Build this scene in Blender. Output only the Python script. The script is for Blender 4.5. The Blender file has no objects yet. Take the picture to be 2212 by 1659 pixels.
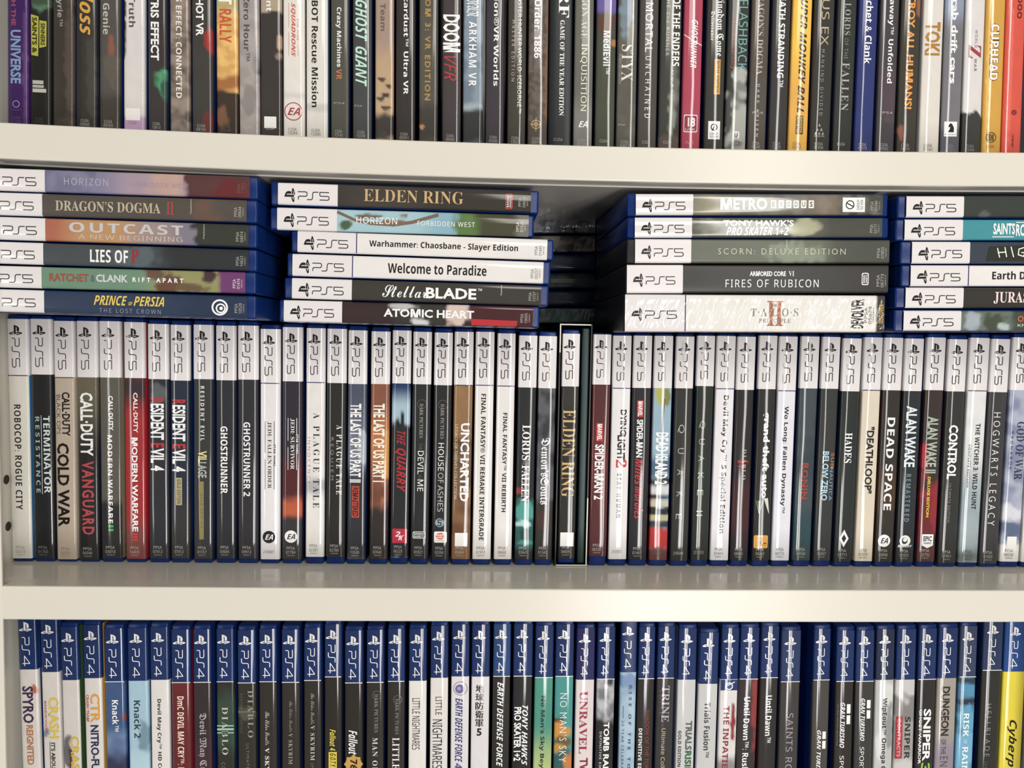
import bpy, bmesh, math, random
from mathutils import Vector, Matrix, noise
random.seed(7)
SC = bpy.context.scene
COL = SC.collection
Z0 = 1.45                                   # eye height of the photographer

# ------------------------------------------------------------------ camera
F_PX, CX, CY = 1661.0, 1106.0, 829.5
PITCH, YAW, ROLL, DIST = 0.05854, 0.04524, 0.01727, 0.54996
_cy, _sy, _cp, _sp = math.cos(YAW), math.sin(YAW), math.cos(PITCH), math.sin(PITCH)
FWD = Vector((_sy * _cp, _cy * _cp, -_sp))
_r0 = Vector((_cy, -_sy, 0)); _d0 = FWD.cross(_r0)
RGT = _r0 * math.cos(ROLL) - _d0 * math.sin(ROLL)
DWN = _r0 * math.sin(ROLL) + _d0 * math.cos(ROLL)
CAM = Vector((0, -DIST, Z0))
cam_d = bpy.data.cameras.new('camera'); cam = bpy.data.objects.new('camera', cam_d); COL.objects.link(cam)
cam_d.sensor_width = 36; cam_d.lens = F_PX * 36 / 2212; cam_d.clip_start = 0.01
m = Matrix.Identity(4)
for i in range(3):
    m[i][0], m[i][1], m[i][2], m[i][3] = RGT[i], -DWN[i], -FWD[i], CAM[i]
cam.matrix_world = m
SC.camera = cam

# ------------------------------------------------------------------ light
wd = bpy.data.worlds.new('room_light'); SC.world = wd; wd.use_nodes = True
_n, _l = wd.node_tree.nodes, wd.node_tree.links
_g = _n.new('ShaderNodeTexCoord'); _s = _n.new('ShaderNodeSeparateXYZ'); _l.new(_g.outputs['Generated'], _s.inputs[0])
_m = _n.new('ShaderNodeMapRange'); _m.inputs['From Min'].default_value = -1; _l.new(_s.outputs[2], _m.inputs[0])
_c = _n.new('ShaderNodeValToRGB'); _l.new(_m.outputs[0], _c.inputs[0])     # floor, walls, ceiling of the room
_c.color_ramp.elements[0].position = 0.15; _c.color_ramp.elements[0].color = (0.36, 0.33, 0.30, 1)
_c.color_ramp.elements[1].position = 0.85; _c.color_ramp.elements[1].color = (0.34, 0.325, 0.30, 1)
for _p, _v in ((0.40, (0.52, 0.495, 0.46, 1)), (0.60, (0.54, 0.52, 0.485, 1))):
    _e = _c.color_ramp.elements.new(_p); _e.color = _v
_l.new(_c.outputs[0], _n['Background'].inputs[0])
_n['Background'].inputs[1].default_value = 0.68
SC.view_settings.view_transform = 'Standard'; SC.view_settings.look = 'None'
SC.view_settings.gamma = 1; SC.view_settings.use_curve_mapping = False
SC.view_settings.exposure = -0.52
def area(name, loc, tgt, sx, sy, power, col):
    d = bpy.data.lights.new(name, 'AREA'); d.shape = 'RECTANGLE'; d.size = sx; d.size_y = sy
    d.energy = power; d.color = col
    o = bpy.data.objects.new(name, d); COL.objects.link(o); o.location = loc
    o.rotation_euler = (Vector(tgt) - Vector(loc)).to_track_quat('-Z', 'Y').to_euler()
    return o
area('window_light_west', (-1.66, -2.1, Z0 - 0.22), (0, 0, Z0 - 0.15), 0.26, 1.0, 10, (1, 0.97, 0.92))
area('window_light_east', (0.92, -2.1, Z0 + 0.1), (0, 0, Z0 + 0.1), 0.24, 2.6, 40, (1, 0.97, 0.92))
area('door_light_low', (0.55, -2.1, Z0 - 0.85), (0, 0, Z0 - 0.3), 0.30, 0.8, 20, (1, 0.96, 0.96))
area('ceiling_lamp', (0.5, -2.1, Z0 + 1.35), (0.05, 0, Z0), 0.9, 0.7, 21, (1, 0.94, 0.85))

# ------------------------------------------------------------------ pixel -> place on a real plane
def on_y(px, py, Y):
    d = FWD + RGT * ((px - CX) / F_PX) + DWN * ((py - CY) / F_PX)
    t = (Y - CAM.y) / d.y
    return CAM + d * t
YF = -0.0527                                 # front face of the shelf boards; spines stand at Y = 0
def shelf_mid(X): return Z0 - 0.16448 - 0.00222 * X + 0.005 * X * X
def shelf_top(X): return Z0 + 0.12429 - 0.00253 * X + 0.0366 * X * X
T_MID, T_TOP = 0.0221, 0.0222
def shelf_low(X): return Z0 - 0.3865 - 0.002 * X + 0.004 * X * X

# ------------------------------------------------------------------ materials
def s2l(v):
    v /= 255.0
    return v / 12.92 if v <= 0.04045 else ((v + 0.055) / 1.055) ** 2.4
GAIN, LIFT = 1.20, 0.006
def hexlin(h):
    c = [max(0.003, min(0.90, (s2l(int(h[i:i + 2], 16)) * GAIN) ** 1.10 - LIFT)) for i in (0, 2, 4)]
    g = 0.35 * c[0] + 0.5 * c[1] + 0.15 * c[2]
    return tuple(v + (g - v) * 0.10 for v in c)

def coat_group():
    """Normal of the clear plastic sleeve: bowed across the spine, a little wavy along it."""
    g = bpy.data.node_groups.new('sleeve_normal', 'ShaderNodeTree')
    g.interface.new_socket('Bow', in_out='INPUT', socket_type='NodeSocketFloat')
    g.interface.new_socket('Wave', in_out='INPUT', socket_type='NodeSocketFloat')
    g.interface.new_socket('Crease', in_out='INPUT', socket_type='NodeSocketFloat')
    g.interface.new_socket('Normal', in_out='OUTPUT', socket_type='NodeSocketVector')
    N, L = g.nodes, g.links
    gi, go = N.new('NodeGroupInput'), N.new('NodeGroupOutput')
    tc = N.new('ShaderNodeTexCoord'); sep = N.new('ShaderNodeSeparateXYZ'); L.new(tc.outputs['Object'], sep.inputs[0])
    oi = N.new('ShaderNodeObjectInfo')
    wn = N.new('ShaderNodeTexWhiteNoise'); wn.noise_dimensions = '3D'; L.new(oi.outputs['Location'], wn.inputs['Vector'])
    def mth(op, a, b=None, c=None):
        n = N.new('ShaderNodeMath'); n.operation = op
        for k, v in enumerate((a, b, c)):
            if v is None: continue
            if isinstance(v, (int, float)): n.inputs[k].default_value = v
            else: L.new(v, n.inputs[k])
        return n.outputs[0]
    ux = mth('MULTIPLY', sep.outputs[0], 1 / 0.0068)
    cmb = N.new('ShaderNodeCombineXYZ')
    L.new(mth('MULTIPLY', sep.outputs[0], 60), cmb.inputs[0])
    L.new(mth('MULTIPLY', sep.outputs[2], 14), cmb.inputs[2])
    L.new(mth('MULTIPLY', wn.outputs['Value'], 50), cmb.inputs[1])
    nz = N.new('ShaderNodeTexNoise'); nz.inputs['Scale'].default_value = 1; nz.inputs['Detail'].default_value = 1.6
    L.new(cmb.outputs[0], nz.inputs['Vector'])
    w1 = mth('MULTIPLY', mth('SUBTRACT', nz.outputs[0], 0.5), gi.outputs['Wave'])
    rnd = mth('MULTIPLY', mth('SUBTRACT', wn.outputs['Value'], 0.5), 0.16)
    cub = mth('MULTIPLY', mth('POWER', mth('ABSOLUTE', ux), 2.0), ux)
    tilt = mth('ADD', mth('ADD', mth('MULTIPLY', mth('ADD', mth('MULTIPLY', ux, .55), mth('MULTIPLY', cub, .45)), gi.outputs['Bow']), w1), rnd)
    vt = N.new('ShaderNodeVectorTransform'); vt.vector_type = 'VECTOR'; vt.convert_from = 'OBJECT'; vt.convert_to = 'WORLD'
    vt.inputs[0].default_value = (1, 0, 0)
    sc = N.new('ShaderNodeVectorMath'); sc.operation = 'SCALE'; L.new(vt.outputs[0], sc.inputs[0]); L.new(tilt, sc.inputs['Scale'])
    geo = N.new('ShaderNodeNewGeometry')
    ad = N.new('ShaderNodeVectorMath'); ad.operation = 'ADD'; L.new(geo.outputs['Normal'], ad.inputs[0]); L.new(sc.outputs[0], ad.inputs[1])
    c2 = N.new('ShaderNodeCombineXYZ')                     # creases of shrink film, lying across the spine
    L.new(mth('MULTIPLY', sep.outputs[0], 70), c2.inputs[0]); L.new(mth('MULTIPLY', mth('ADD', sep.outputs[2], mth('MULTIPLY', sep.outputs[0], .35)), 330), c2.inputs[2])
    L.new(mth('MULTIPLY', wn.outputs['Value'], 70), c2.inputs[1])
    n3 = N.new('ShaderNodeTexNoise'); n3.inputs['Scale'].default_value = 1; n3.inputs['Detail'].default_value = 2; L.new(c2.outputs[0], n3.inputs['Vector'])
    v2 = N.new('ShaderNodeVectorTransform'); v2.vector_type = 'VECTOR'; v2.convert_from = 'OBJECT'; v2.convert_to = 'WORLD'; v2.inputs[0].default_value = (0, 0, 1)
    s2 = N.new('ShaderNodeVectorMath'); s2.operation = 'SCALE'; L.new(v2.outputs[0], s2.inputs[0])
    L.new(mth('MULTIPLY', mth('SUBTRACT', n3.outputs[0], 0.5), gi.outputs['Crease']), s2.inputs['Scale'])
    a2 = N.new('ShaderNodeVectorMath'); a2.operation = 'ADD'; L.new(ad.outputs[0], a2.inputs[0]); L.new(s2.outputs[0], a2.inputs[1])
    nm = N.new('ShaderNodeVectorMath'); nm.operation = 'NORMALIZE'; L.new(a2.outputs[0], nm.inputs[0])
    L.new(nm.outputs[0], go.inputs[0])
    return g
GRP = coat_group()
MATS = {}
def new_mat(name):
    mt = bpy.data.materials.new(name); mt.use_nodes = True
    return mt, mt.node_tree.nodes, mt.node_tree.links, mt.node_tree.nodes['Principled BSDF']
def sleeve(N, L, b, bow=0.42, wave=0.12, rough=0.085, crease=0.0):
    b.inputs['Roughness'].default_value = 0.55
    b.inputs['Specular IOR Level'].default_value = 0.15
    b.inputs['Coat Weight'].default_value = 0.35 if rough > .2 else 1.0
    b.inputs['Coat Roughness'].default_value = rough
    b.inputs['Coat IOR'].default_value = 1.5
    g = N.new('ShaderNodeGroup'); g.node_tree = GRP
    g.inputs['Bow'].default_value = bow; g.inputs['Wave'].default_value = wave; g.inputs['Crease'].default_value = crease
    L.new(g.outputs[0], b.inputs['Coat Normal'])
def ink(h, film=''):
    k = 'ink_' + h + film
    if k not in MATS:
        mt, N, L, b = new_mat(k)
        b.inputs['Base Color'].default_value = (*hexlin(h), 1)
        sleeve(N, L, b, *( (0.12, 0.35, 0.1, 2.6) if film == 'wrap' else (0.05, 0.05, 0.3) if film == 'card' else ()))
        MATS[k] = mt
    return MATS[k]
def art_mat(film=''):
    k = 'printed_card' + film
    if k not in MATS:
        mt, N, L, b = new_mat(k)
        a = N.new('ShaderNodeVertexColor'); a.layer_name = 'Col'
        L.new(a.outputs[0], b.inputs['Base Color'])
        sleeve(N, L, b, *( (0.12, 0.35, 0.1, 2.6) if film == 'wrap' else (0.05, 0.05, 0.3) if film == 'card' else ()))
        MATS[k] = mt
    return MATS[k]
def plastic(name, col, rough=0.18, spec=0.5, trans=0.0):
    if name not in MATS:
        mt, N, L, b = new_mat(name)
        b.inputs['Base Color'].default_value = (*col, 1); b.inputs['Roughness'].default_value = rough
        b.inputs['Specular IOR Level'].default_value = spec
        nz = N.new('ShaderNodeTexNoise'); nz.inputs['Scale'].default_value = 90; bp = N.new('ShaderNodeBump')
        bp.inputs['Strength'].default_value = 0.05; bp.inputs['Distance'].default_value = 0.002
        L.new(nz.outputs[0], bp.inputs['Height']); L.new(bp.outputs[0], b.inputs['Normal'])
        MATS[name] = mt
    return MATS[name]
BLUE = plastic('blue_case_plastic', (0.006, 0.026, 0.14), 0.26, 0.25)
DBLUE = plastic('deep_blue_case_plastic', (0.006, 0.02, 0.10), 0.26, 0.3)
BLACKCARD = plastic('black_card', (0.012, 0.012, 0.013), 0.4)
def lacquer(name='cream_gloss_lacquer', rough=0.11, spec=0.5):
    mt, N, L, b = new_mat(name)
    tc = N.new('ShaderNodeTexCoord')
    nz = N.new('ShaderNodeTexNoise'); nz.inputs['Scale'].default_value = 6; nz.inputs['Detail'].default_value = 4
    L.new(tc.outputs['Object'], nz.inputs['Vector'])
    cr = N.new('ShaderNodeValToRGB'); cr.color_ramp.elements[0].position = .3; cr.color_ramp.elements[1].position = .7
    cr.color_ramp.elements[0].color = (0.715, 0.68, 0.595, 1); cr.color_ramp.elements[1].color = (0.73, 0.70, 0.615, 1)
    L.new(nz.outputs[0], cr.inputs[0]); L.new(cr.outputs[0], b.inputs['Base Color'])
    b.inputs['Roughness'].default_value = rough; b.inputs['Specular IOR Level'].default_value = spec
    n2 = N.new('ShaderNodeTexNoise'); n2.inputs['Scale'].default_value = 220; L.new(tc.outputs['Object'], n2.inputs['Vector'])
    bp = N.new('ShaderNodeBump'); bp.inputs['Strength'].default_value = 0.03; bp.inputs['Distance'].default_value = 0.001
    L.new(n2.outputs[0], bp.inputs['Height']); L.new(bp.outputs[0], b.inputs['Normal'])
    return mt
LACQ = lacquer(); LACQ_F = lacquer('cream_satin_lacquer', 0.27, 0.42)

# ------------------------------------------------------------------ mesh helpers
def link(name, me, parent=None):
    o = bpy.data.objects.new(name, me); COL.objects.link(o)
    if parent is not None: o.parent = parent
    return o
def mesh(name, vs, fs, mats, fmat=None, smooth=False):
    me = bpy.data.meshes.new(name); me.from_pydata(vs, [], fs)
    for x in mats: me.materials.append(x)
    if fmat:
        me.polygons.foreach_set('material_index', fmat)
    if smooth: me.polygons.foreach_set('use_smooth', [True] * len(me.polygons))
    me.update(); return me
def thing(name, label, cat, group=None, loc=(0, 0, 0), rot=(0, 0, 0)):
    o = bpy.data.objects.new(name, None); COL.objects.link(o); o.empty_display_size = 0.02
    o.location = loc; o.rotation_euler = rot
    o['label'] = label; o['category'] = cat
    if group: o['group'] = group
    return o
def box_mesh(name, x0, x1, y0, y1, z0, z1, mat, bev=0.0, seg=2):
    bm = bmesh.new(); bmesh.ops.create_cube(bm, size=1)
    for v in bm.verts:
        v.co = ((x0 + x1) / 2 + v.co.x * (x1 - x0), (y0 + y1) / 2 + v.co.y * (y1 - y0), (z0 + z1) / 2 + v.co.z * (z1 - z0))
    if bev: bmesh.ops.bevel(bm, geom=list(bm.edges), offset=bev, segments=seg, affect='EDGES', profile=0.5)
    for f in bm.faces: f.smooth = bool(bev)
    me = bpy.data.meshes.new(name); bm.to_mesh(me); bm.free(); me.materials.append(mat)
    return me

# ------------------------------------------------------------------ lettering
FONT = bpy.data.curves.new('lettering', 'FONT'); FOBJ = bpy.data.objects.new('lettering', FONT); COL.objects.link(FOBJ)
def _map(t, up, lo, dg=None):
    o = ''
    for ch in t:
        if 'A' <= ch <= 'Z': o += chr(up + ord(ch) - 65)
        elif 'a' <= ch <= 'z': o += chr(lo + ord(ch) - 97)
        elif dg and ch.isdigit(): o += chr(dg + ord(ch) - 48)
        else: o += ch
    return o
STY = {  # map, offset, shear
    's': ((0x1D5A0, 0x1D5BA, 0x1D7E2), 0, 0), 'b': ((0x1D5D4, 0x1D5EE, 0x1D7EC), 0, 0), 'h': (None, 0.03, 0), 't': (None, -0.012, 0),
    'i': ((0x1D63C, 0x1D656, 0x1D7EC), 0, 0.14), 'l': ((0x1D608, 0x1D622, 0x1D7E2), 0, 0.1), 'j': (None, 0, 0),
    'r': ((0x1D400, 0x1D41A, 0x1D7CE), -0.008, 0), 'R': ((0x1D400, 0x1D41A, 0x1D7CE), 0, 0),
    'k': ((0x1D56C, 0x1D586, 0x1D7CE), 0, 0), 'c': ((0x1D4D0, 0x1D4EA, 0x1D7CE), 0, 0)}
GC = {}
def glyphs(text, style):
    """Flat triangles of a word in its own 0..1 box: (verts, faces, width/height)."""
    key = (text, style)
    if key in GC: return GC[key]
    sp = 1.0; st = style
    if '+' in style: st, s = style.split('+'); sp = float(s)
    mp, off, sh = STY[st]
    FONT.body = _map(text, *mp) if mp else text.replace('M', chr(0x1D5E0)) if st == 'h' else text
    FONT.offset = off; FONT.shear = sh; FONT.space_character = sp; FONT.resolution_u = 2; FONT.size = 1
    me = FOBJ.to_mesh()
    vs = [(v.co.x, v.co.y) for v in me.vertices]; fs = [tuple(p.vertices) for p in me.polygons]
    FOBJ.to_mesh_clear()
    xs = [v[0] for v in vs]; ys = [v[1] for v in vs]
    x0, x1, y0, y1 = min(xs), max(xs), min(ys), max(ys); w, h = max(x1 - x0, 1e-5), max(y1 - y0, 1e-5)
    GC[key] = ([((x - x0) / w, (y - y0) / h) for x, y in vs], fs, w / h)
    return GC[key]
class Ink:
    """Collects flat shapes (lettering, marks) of one part; x across the spine, z up, just in front of the card."""
    def __init__(s, film=''): s.v, s.f, s.m, s.mats, s.film, s.n = [], [], [], [], film, 0
    def mi(s, h):
        mt = ink(h, s.film)
        if mt not in s.mats: s.mats.append(mt)
        return s.mats.index(mt)
    def add(s, vs, fs, h, lay):
        o = len(s.v); k = s.mi(h); y = -(0.00022 + 0.00004 * lay)
        s.v += [(x, y, z) for x, z in vs]; s.f += [tuple(i + o for i in f) for f in fs]; s.m += [k] * len(fs)
    def text(s, t, st, h, x0, x1, zt, zb, lay=0):              # reads down the spine, letter tops to +x
        g, f, _ = glyphs(t, st); s.add([(x0 + v * (x1 - x0), zt + u * (zb - zt)) for u, v in g], f, h, lay)
    def flat(s, t, st, h, x0, x1, z0, z1, lay=0):              # reads across the spine
        g, f, _ = glyphs(t, st); s.add([(x0 + u * (x1 - x0), z0 + v * (z1 - z0)) for u, v in g], f, h, lay)
    def poly(s, pts, h, lay=0):
        a = sum(pts[i][0] * pts[(i + 1) % len(pts)][1] - pts[(i + 1) % len(pts)][0] * pts[i][1] for i in range(len(pts)))
        if a < 0: pts = pts[::-1]
        s.add(pts, [tuple(range(len(pts)))], h, lay)
    def rect(s, x0, x1, z0, z1, h, lay=0): s.poly([(x0, z0), (x1, z0), (x1, z1), (x0, z1)], h, lay)
    def disc(s, x, z, rx, rz, h, lay=0, n=28): s.poly([(x + rx * math.cos(i * 6.28319 / n), z + rz * math.sin(i * 6.28319 / n)) for i in range(n)], h, lay)
    def rrect(s, x0, x1, z0, z1, r, h, lay=0):
        p = []
        for cx, cz, a in ((x1 - r, z1 - r, 0), (x0 + r, z1 - r, 90), (x0 + r, z0 + r, 180), (x1 - r, z0 + r, 270)):
            p += [(cx + r * math.cos(math.radians(a + k * 22.5)), cz + r * math.sin(math.radians(a + k * 22.5))) for k in range(5)]
        s.poly(p, h, lay)
    def stroke(s, pts, w, h, lay=0):
        for q_, ((ax, az), (bx, bz)) in enumerate(zip(pts, pts[1:])):
            dx, dz = bx - ax, bz - az; L = math.hypot(dx, dz) or 1; nx, nz = -dz / L * w / 2, dx / L * w / 2
            ex, ez = dx / L * w * .3, dz / L * w * .3
            s.poly([(ax + nx - ex, az + nz - ez), (ax - nx - ex, az - nz - ez), (bx - nx + ex, bz - nz + ez), (bx + nx + ex, bz + nz + ez)], h, lay + q_ * .03)
    def build(s, name, parent):
        if not s.v: return None
        return link(name, mesh(name, s.v, s.f, s.mats, s.m), parent)

def platform_ink(k, hcol, film='', sign=True):
    """The console maker's sign and the console's name on the top band; unit: metres, centred on x, z measured down from the band's top."""
    I = Ink(film); A = lambda x, z: (x * 0.001, -(z + 1.2) * 0.001)
    if sign:
        # upright letter of the sign
        I.poly([A(-1.35, 3.0), A(-1.35, 9.1), A(0.0, 9.6), A(0.0, 4.4), A(0.0, 3.4)], hcol, 4)
        I.poly([A(0.0, 3.4), A(0.0, 4.4), A(0.55, 4.7), A(0.62, 5.6), A(0.62, 7.4), A(1.5, 7.6), A(2.2, 7.0), A(2.3, 5.6), A(1.9, 4.5), A(1.0, 3.8)], hcol, 4)
        # the letter lying on the ground, left and right lobes
        I.poly([A(-1.6, 7.5), A(-3.2, 8.0), A(-4.5, 8.6), A(-4.6, 9.2), A(-3.6, 9.6), A(-1.6, 9.5), A(-1.6, 8.9), A(-2.9, 9.0), A(-3.1, 8.75), A(-1.6, 8.2)], hcol, 4)
        I.poly([A(0.35, 8.0), A(2.0, 7.75), A(3.8, 8.1), A(4.4, 8.6), A(3.7, 9.1), A(0.35, 10.1), A(0.35, 9.4), A(2.6, 8.75), A(2.3, 8.5), A(0.35, 9.0)], hcol, 4)
    # name strokes, reading downwards (u along, v up = +x)
    P = lambda u, v: A(-2.75 + v * 4.85, (11.9 + u * 1.08) if k == 5 else (14.0 + u * 1.06))
    w = 0.00054
    I.stroke([P(0, 1), P(4.6, 1), P(5.3, .93), P(5.5, .75), P(5.3, .5), P(4.6, .43), P(1.1, .43), P(.4, .36), P(.25, .2), P(.25, 0)], w, hcol, 4)
    I.stroke([P(5.6, 0), P(8.0, 0), P(8.6, .08), P(8.8, .25), P(8.9, .75), P(9.1, .93), P(9.7, 1), P(12.2, 1)], w, hcol, 4)
    if k == 5:
        I.stroke([P(18.6, 1), P(13.2, 1), P(13.2, .6), P(13.8, .5), P(17.9, .5), P(18.7, .42), P(18.9, .25), P(18.7, .08), P(17.9, 0), P(13.2, 0)], w, hcol, 4)
    else:
        I.stroke([P(19.8, .28), P(13.0, .28), P(17.9, 1), P(18.2, 1), P(18.2, 0)], w, hcol, 4)
    return mesh('platform_logo', I.v, I.f, I.mats, I.m)
LOGO5, LOGO4 = platform_ink(5, '24201f'), platform_ink(4, 'e2e2e0')
LOGO5W, LOGO5C = platform_ink(5, '24201f', 'wrap'), platform_ink(5, '24201f', 'card')

# ------------------------------------------------------------------ printed art on the cards
def mix(a, b, t): return tuple(x + (y - x) * t for x, y in zip(a, b))
def sst(x): x = max(0.0, min(1.0, x)); return x * x * (3 - 2 * x)
def art_color(base, layers, a, c, seed):
    col = base
    for l in layers:
        k = l[0]
        if k == 'G':                                   # gradient a0 col0 -> a1 col1
            _, a0, h0, a1, h1 = l
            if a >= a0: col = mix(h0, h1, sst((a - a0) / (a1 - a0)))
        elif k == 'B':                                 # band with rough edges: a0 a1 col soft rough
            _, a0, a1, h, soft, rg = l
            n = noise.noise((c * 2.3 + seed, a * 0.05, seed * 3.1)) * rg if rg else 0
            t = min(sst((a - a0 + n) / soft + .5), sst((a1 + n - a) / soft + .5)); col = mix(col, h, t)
        elif k == 'O':                                 # blob: a c ra rc col
            _, oa, oc, ra, rc, h = l
            n = noise.noise((c * 3 + seed, a * 0.06, 2.2)) * 0.55
            d = math.hypot((a - oa) / ra, (c - oc) / rc) + n; col = mix(col, h, sst((1.15 - d) / .4))
        elif k == 'N':                                 # mottling: scale col amount
            _, sc, h, am = l
            n = noise.noise((c * 40 * sc, a * sc, seed)) + .5 * noise.noise((c * 90 * sc, a * sc * 2.2, seed + 5))
            col = mix(col, h, sst(.5 + n * 1.3) * am)
    return col
def prep(layers):
    out = []
    for l in layers:
        out.append(tuple(hexlin(v) if isinstance(v, str) and len(v) == 6 else v for v in l))
    return out

def wrap_profile(w, r, depth, off, nf):
    """Cross-section of a card folded round the spine: (x, y, c)."""
    h = w / 2 + off; p = [(-h, depth, 0.0), (-h, r, 0.0)]
    for k in (1, 2): a = math.radians(30 * k); p.append((-h + (r + off) * (1 - math.cos(a)), -off + (r + off) * (1 - math.sin(a)), 0.02))
    for k in range(nf + 1):
        x = -w / 2 + r + (w - 2 * r) * k / nf; p.append((x, -off, (x + w / 2) / w))
    q = [(-x, y, 1 - c) for x, y, c in p[:4]][::-1]
    return p + q

# ------------------------------------------------------------------ one game case
class Frame:
    """Where one spine stands: local x across the spine, z from the case's foot to its top, y into the shelf."""
    def __init__(s, org, ang, w, px):
        s.org, s.ang, s.w, s.px = org, ang, w, px
        s.ax = Vector((math.cos(ang), 0, -math.sin(ang))); s.az = Vector((math.sin(ang), 0, math.cos(ang)))
    def loc(s, a, c):
        x, y = s.px(a, c); d = on_y(x, y, s.org.y) - s.org
        return d.dot(s.ax), d.dot(s.az)
    def z(s, a): return s.loc(a, .5)[1]
    def x(s, c): return (c - .5) * s.w

def shell_mesh(w, H, D, mat, y0=0.0004):
    return box_mesh('shell', -w / 2, w / 2, y0, D, 0, H, mat, 0.0013, 2)

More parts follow.
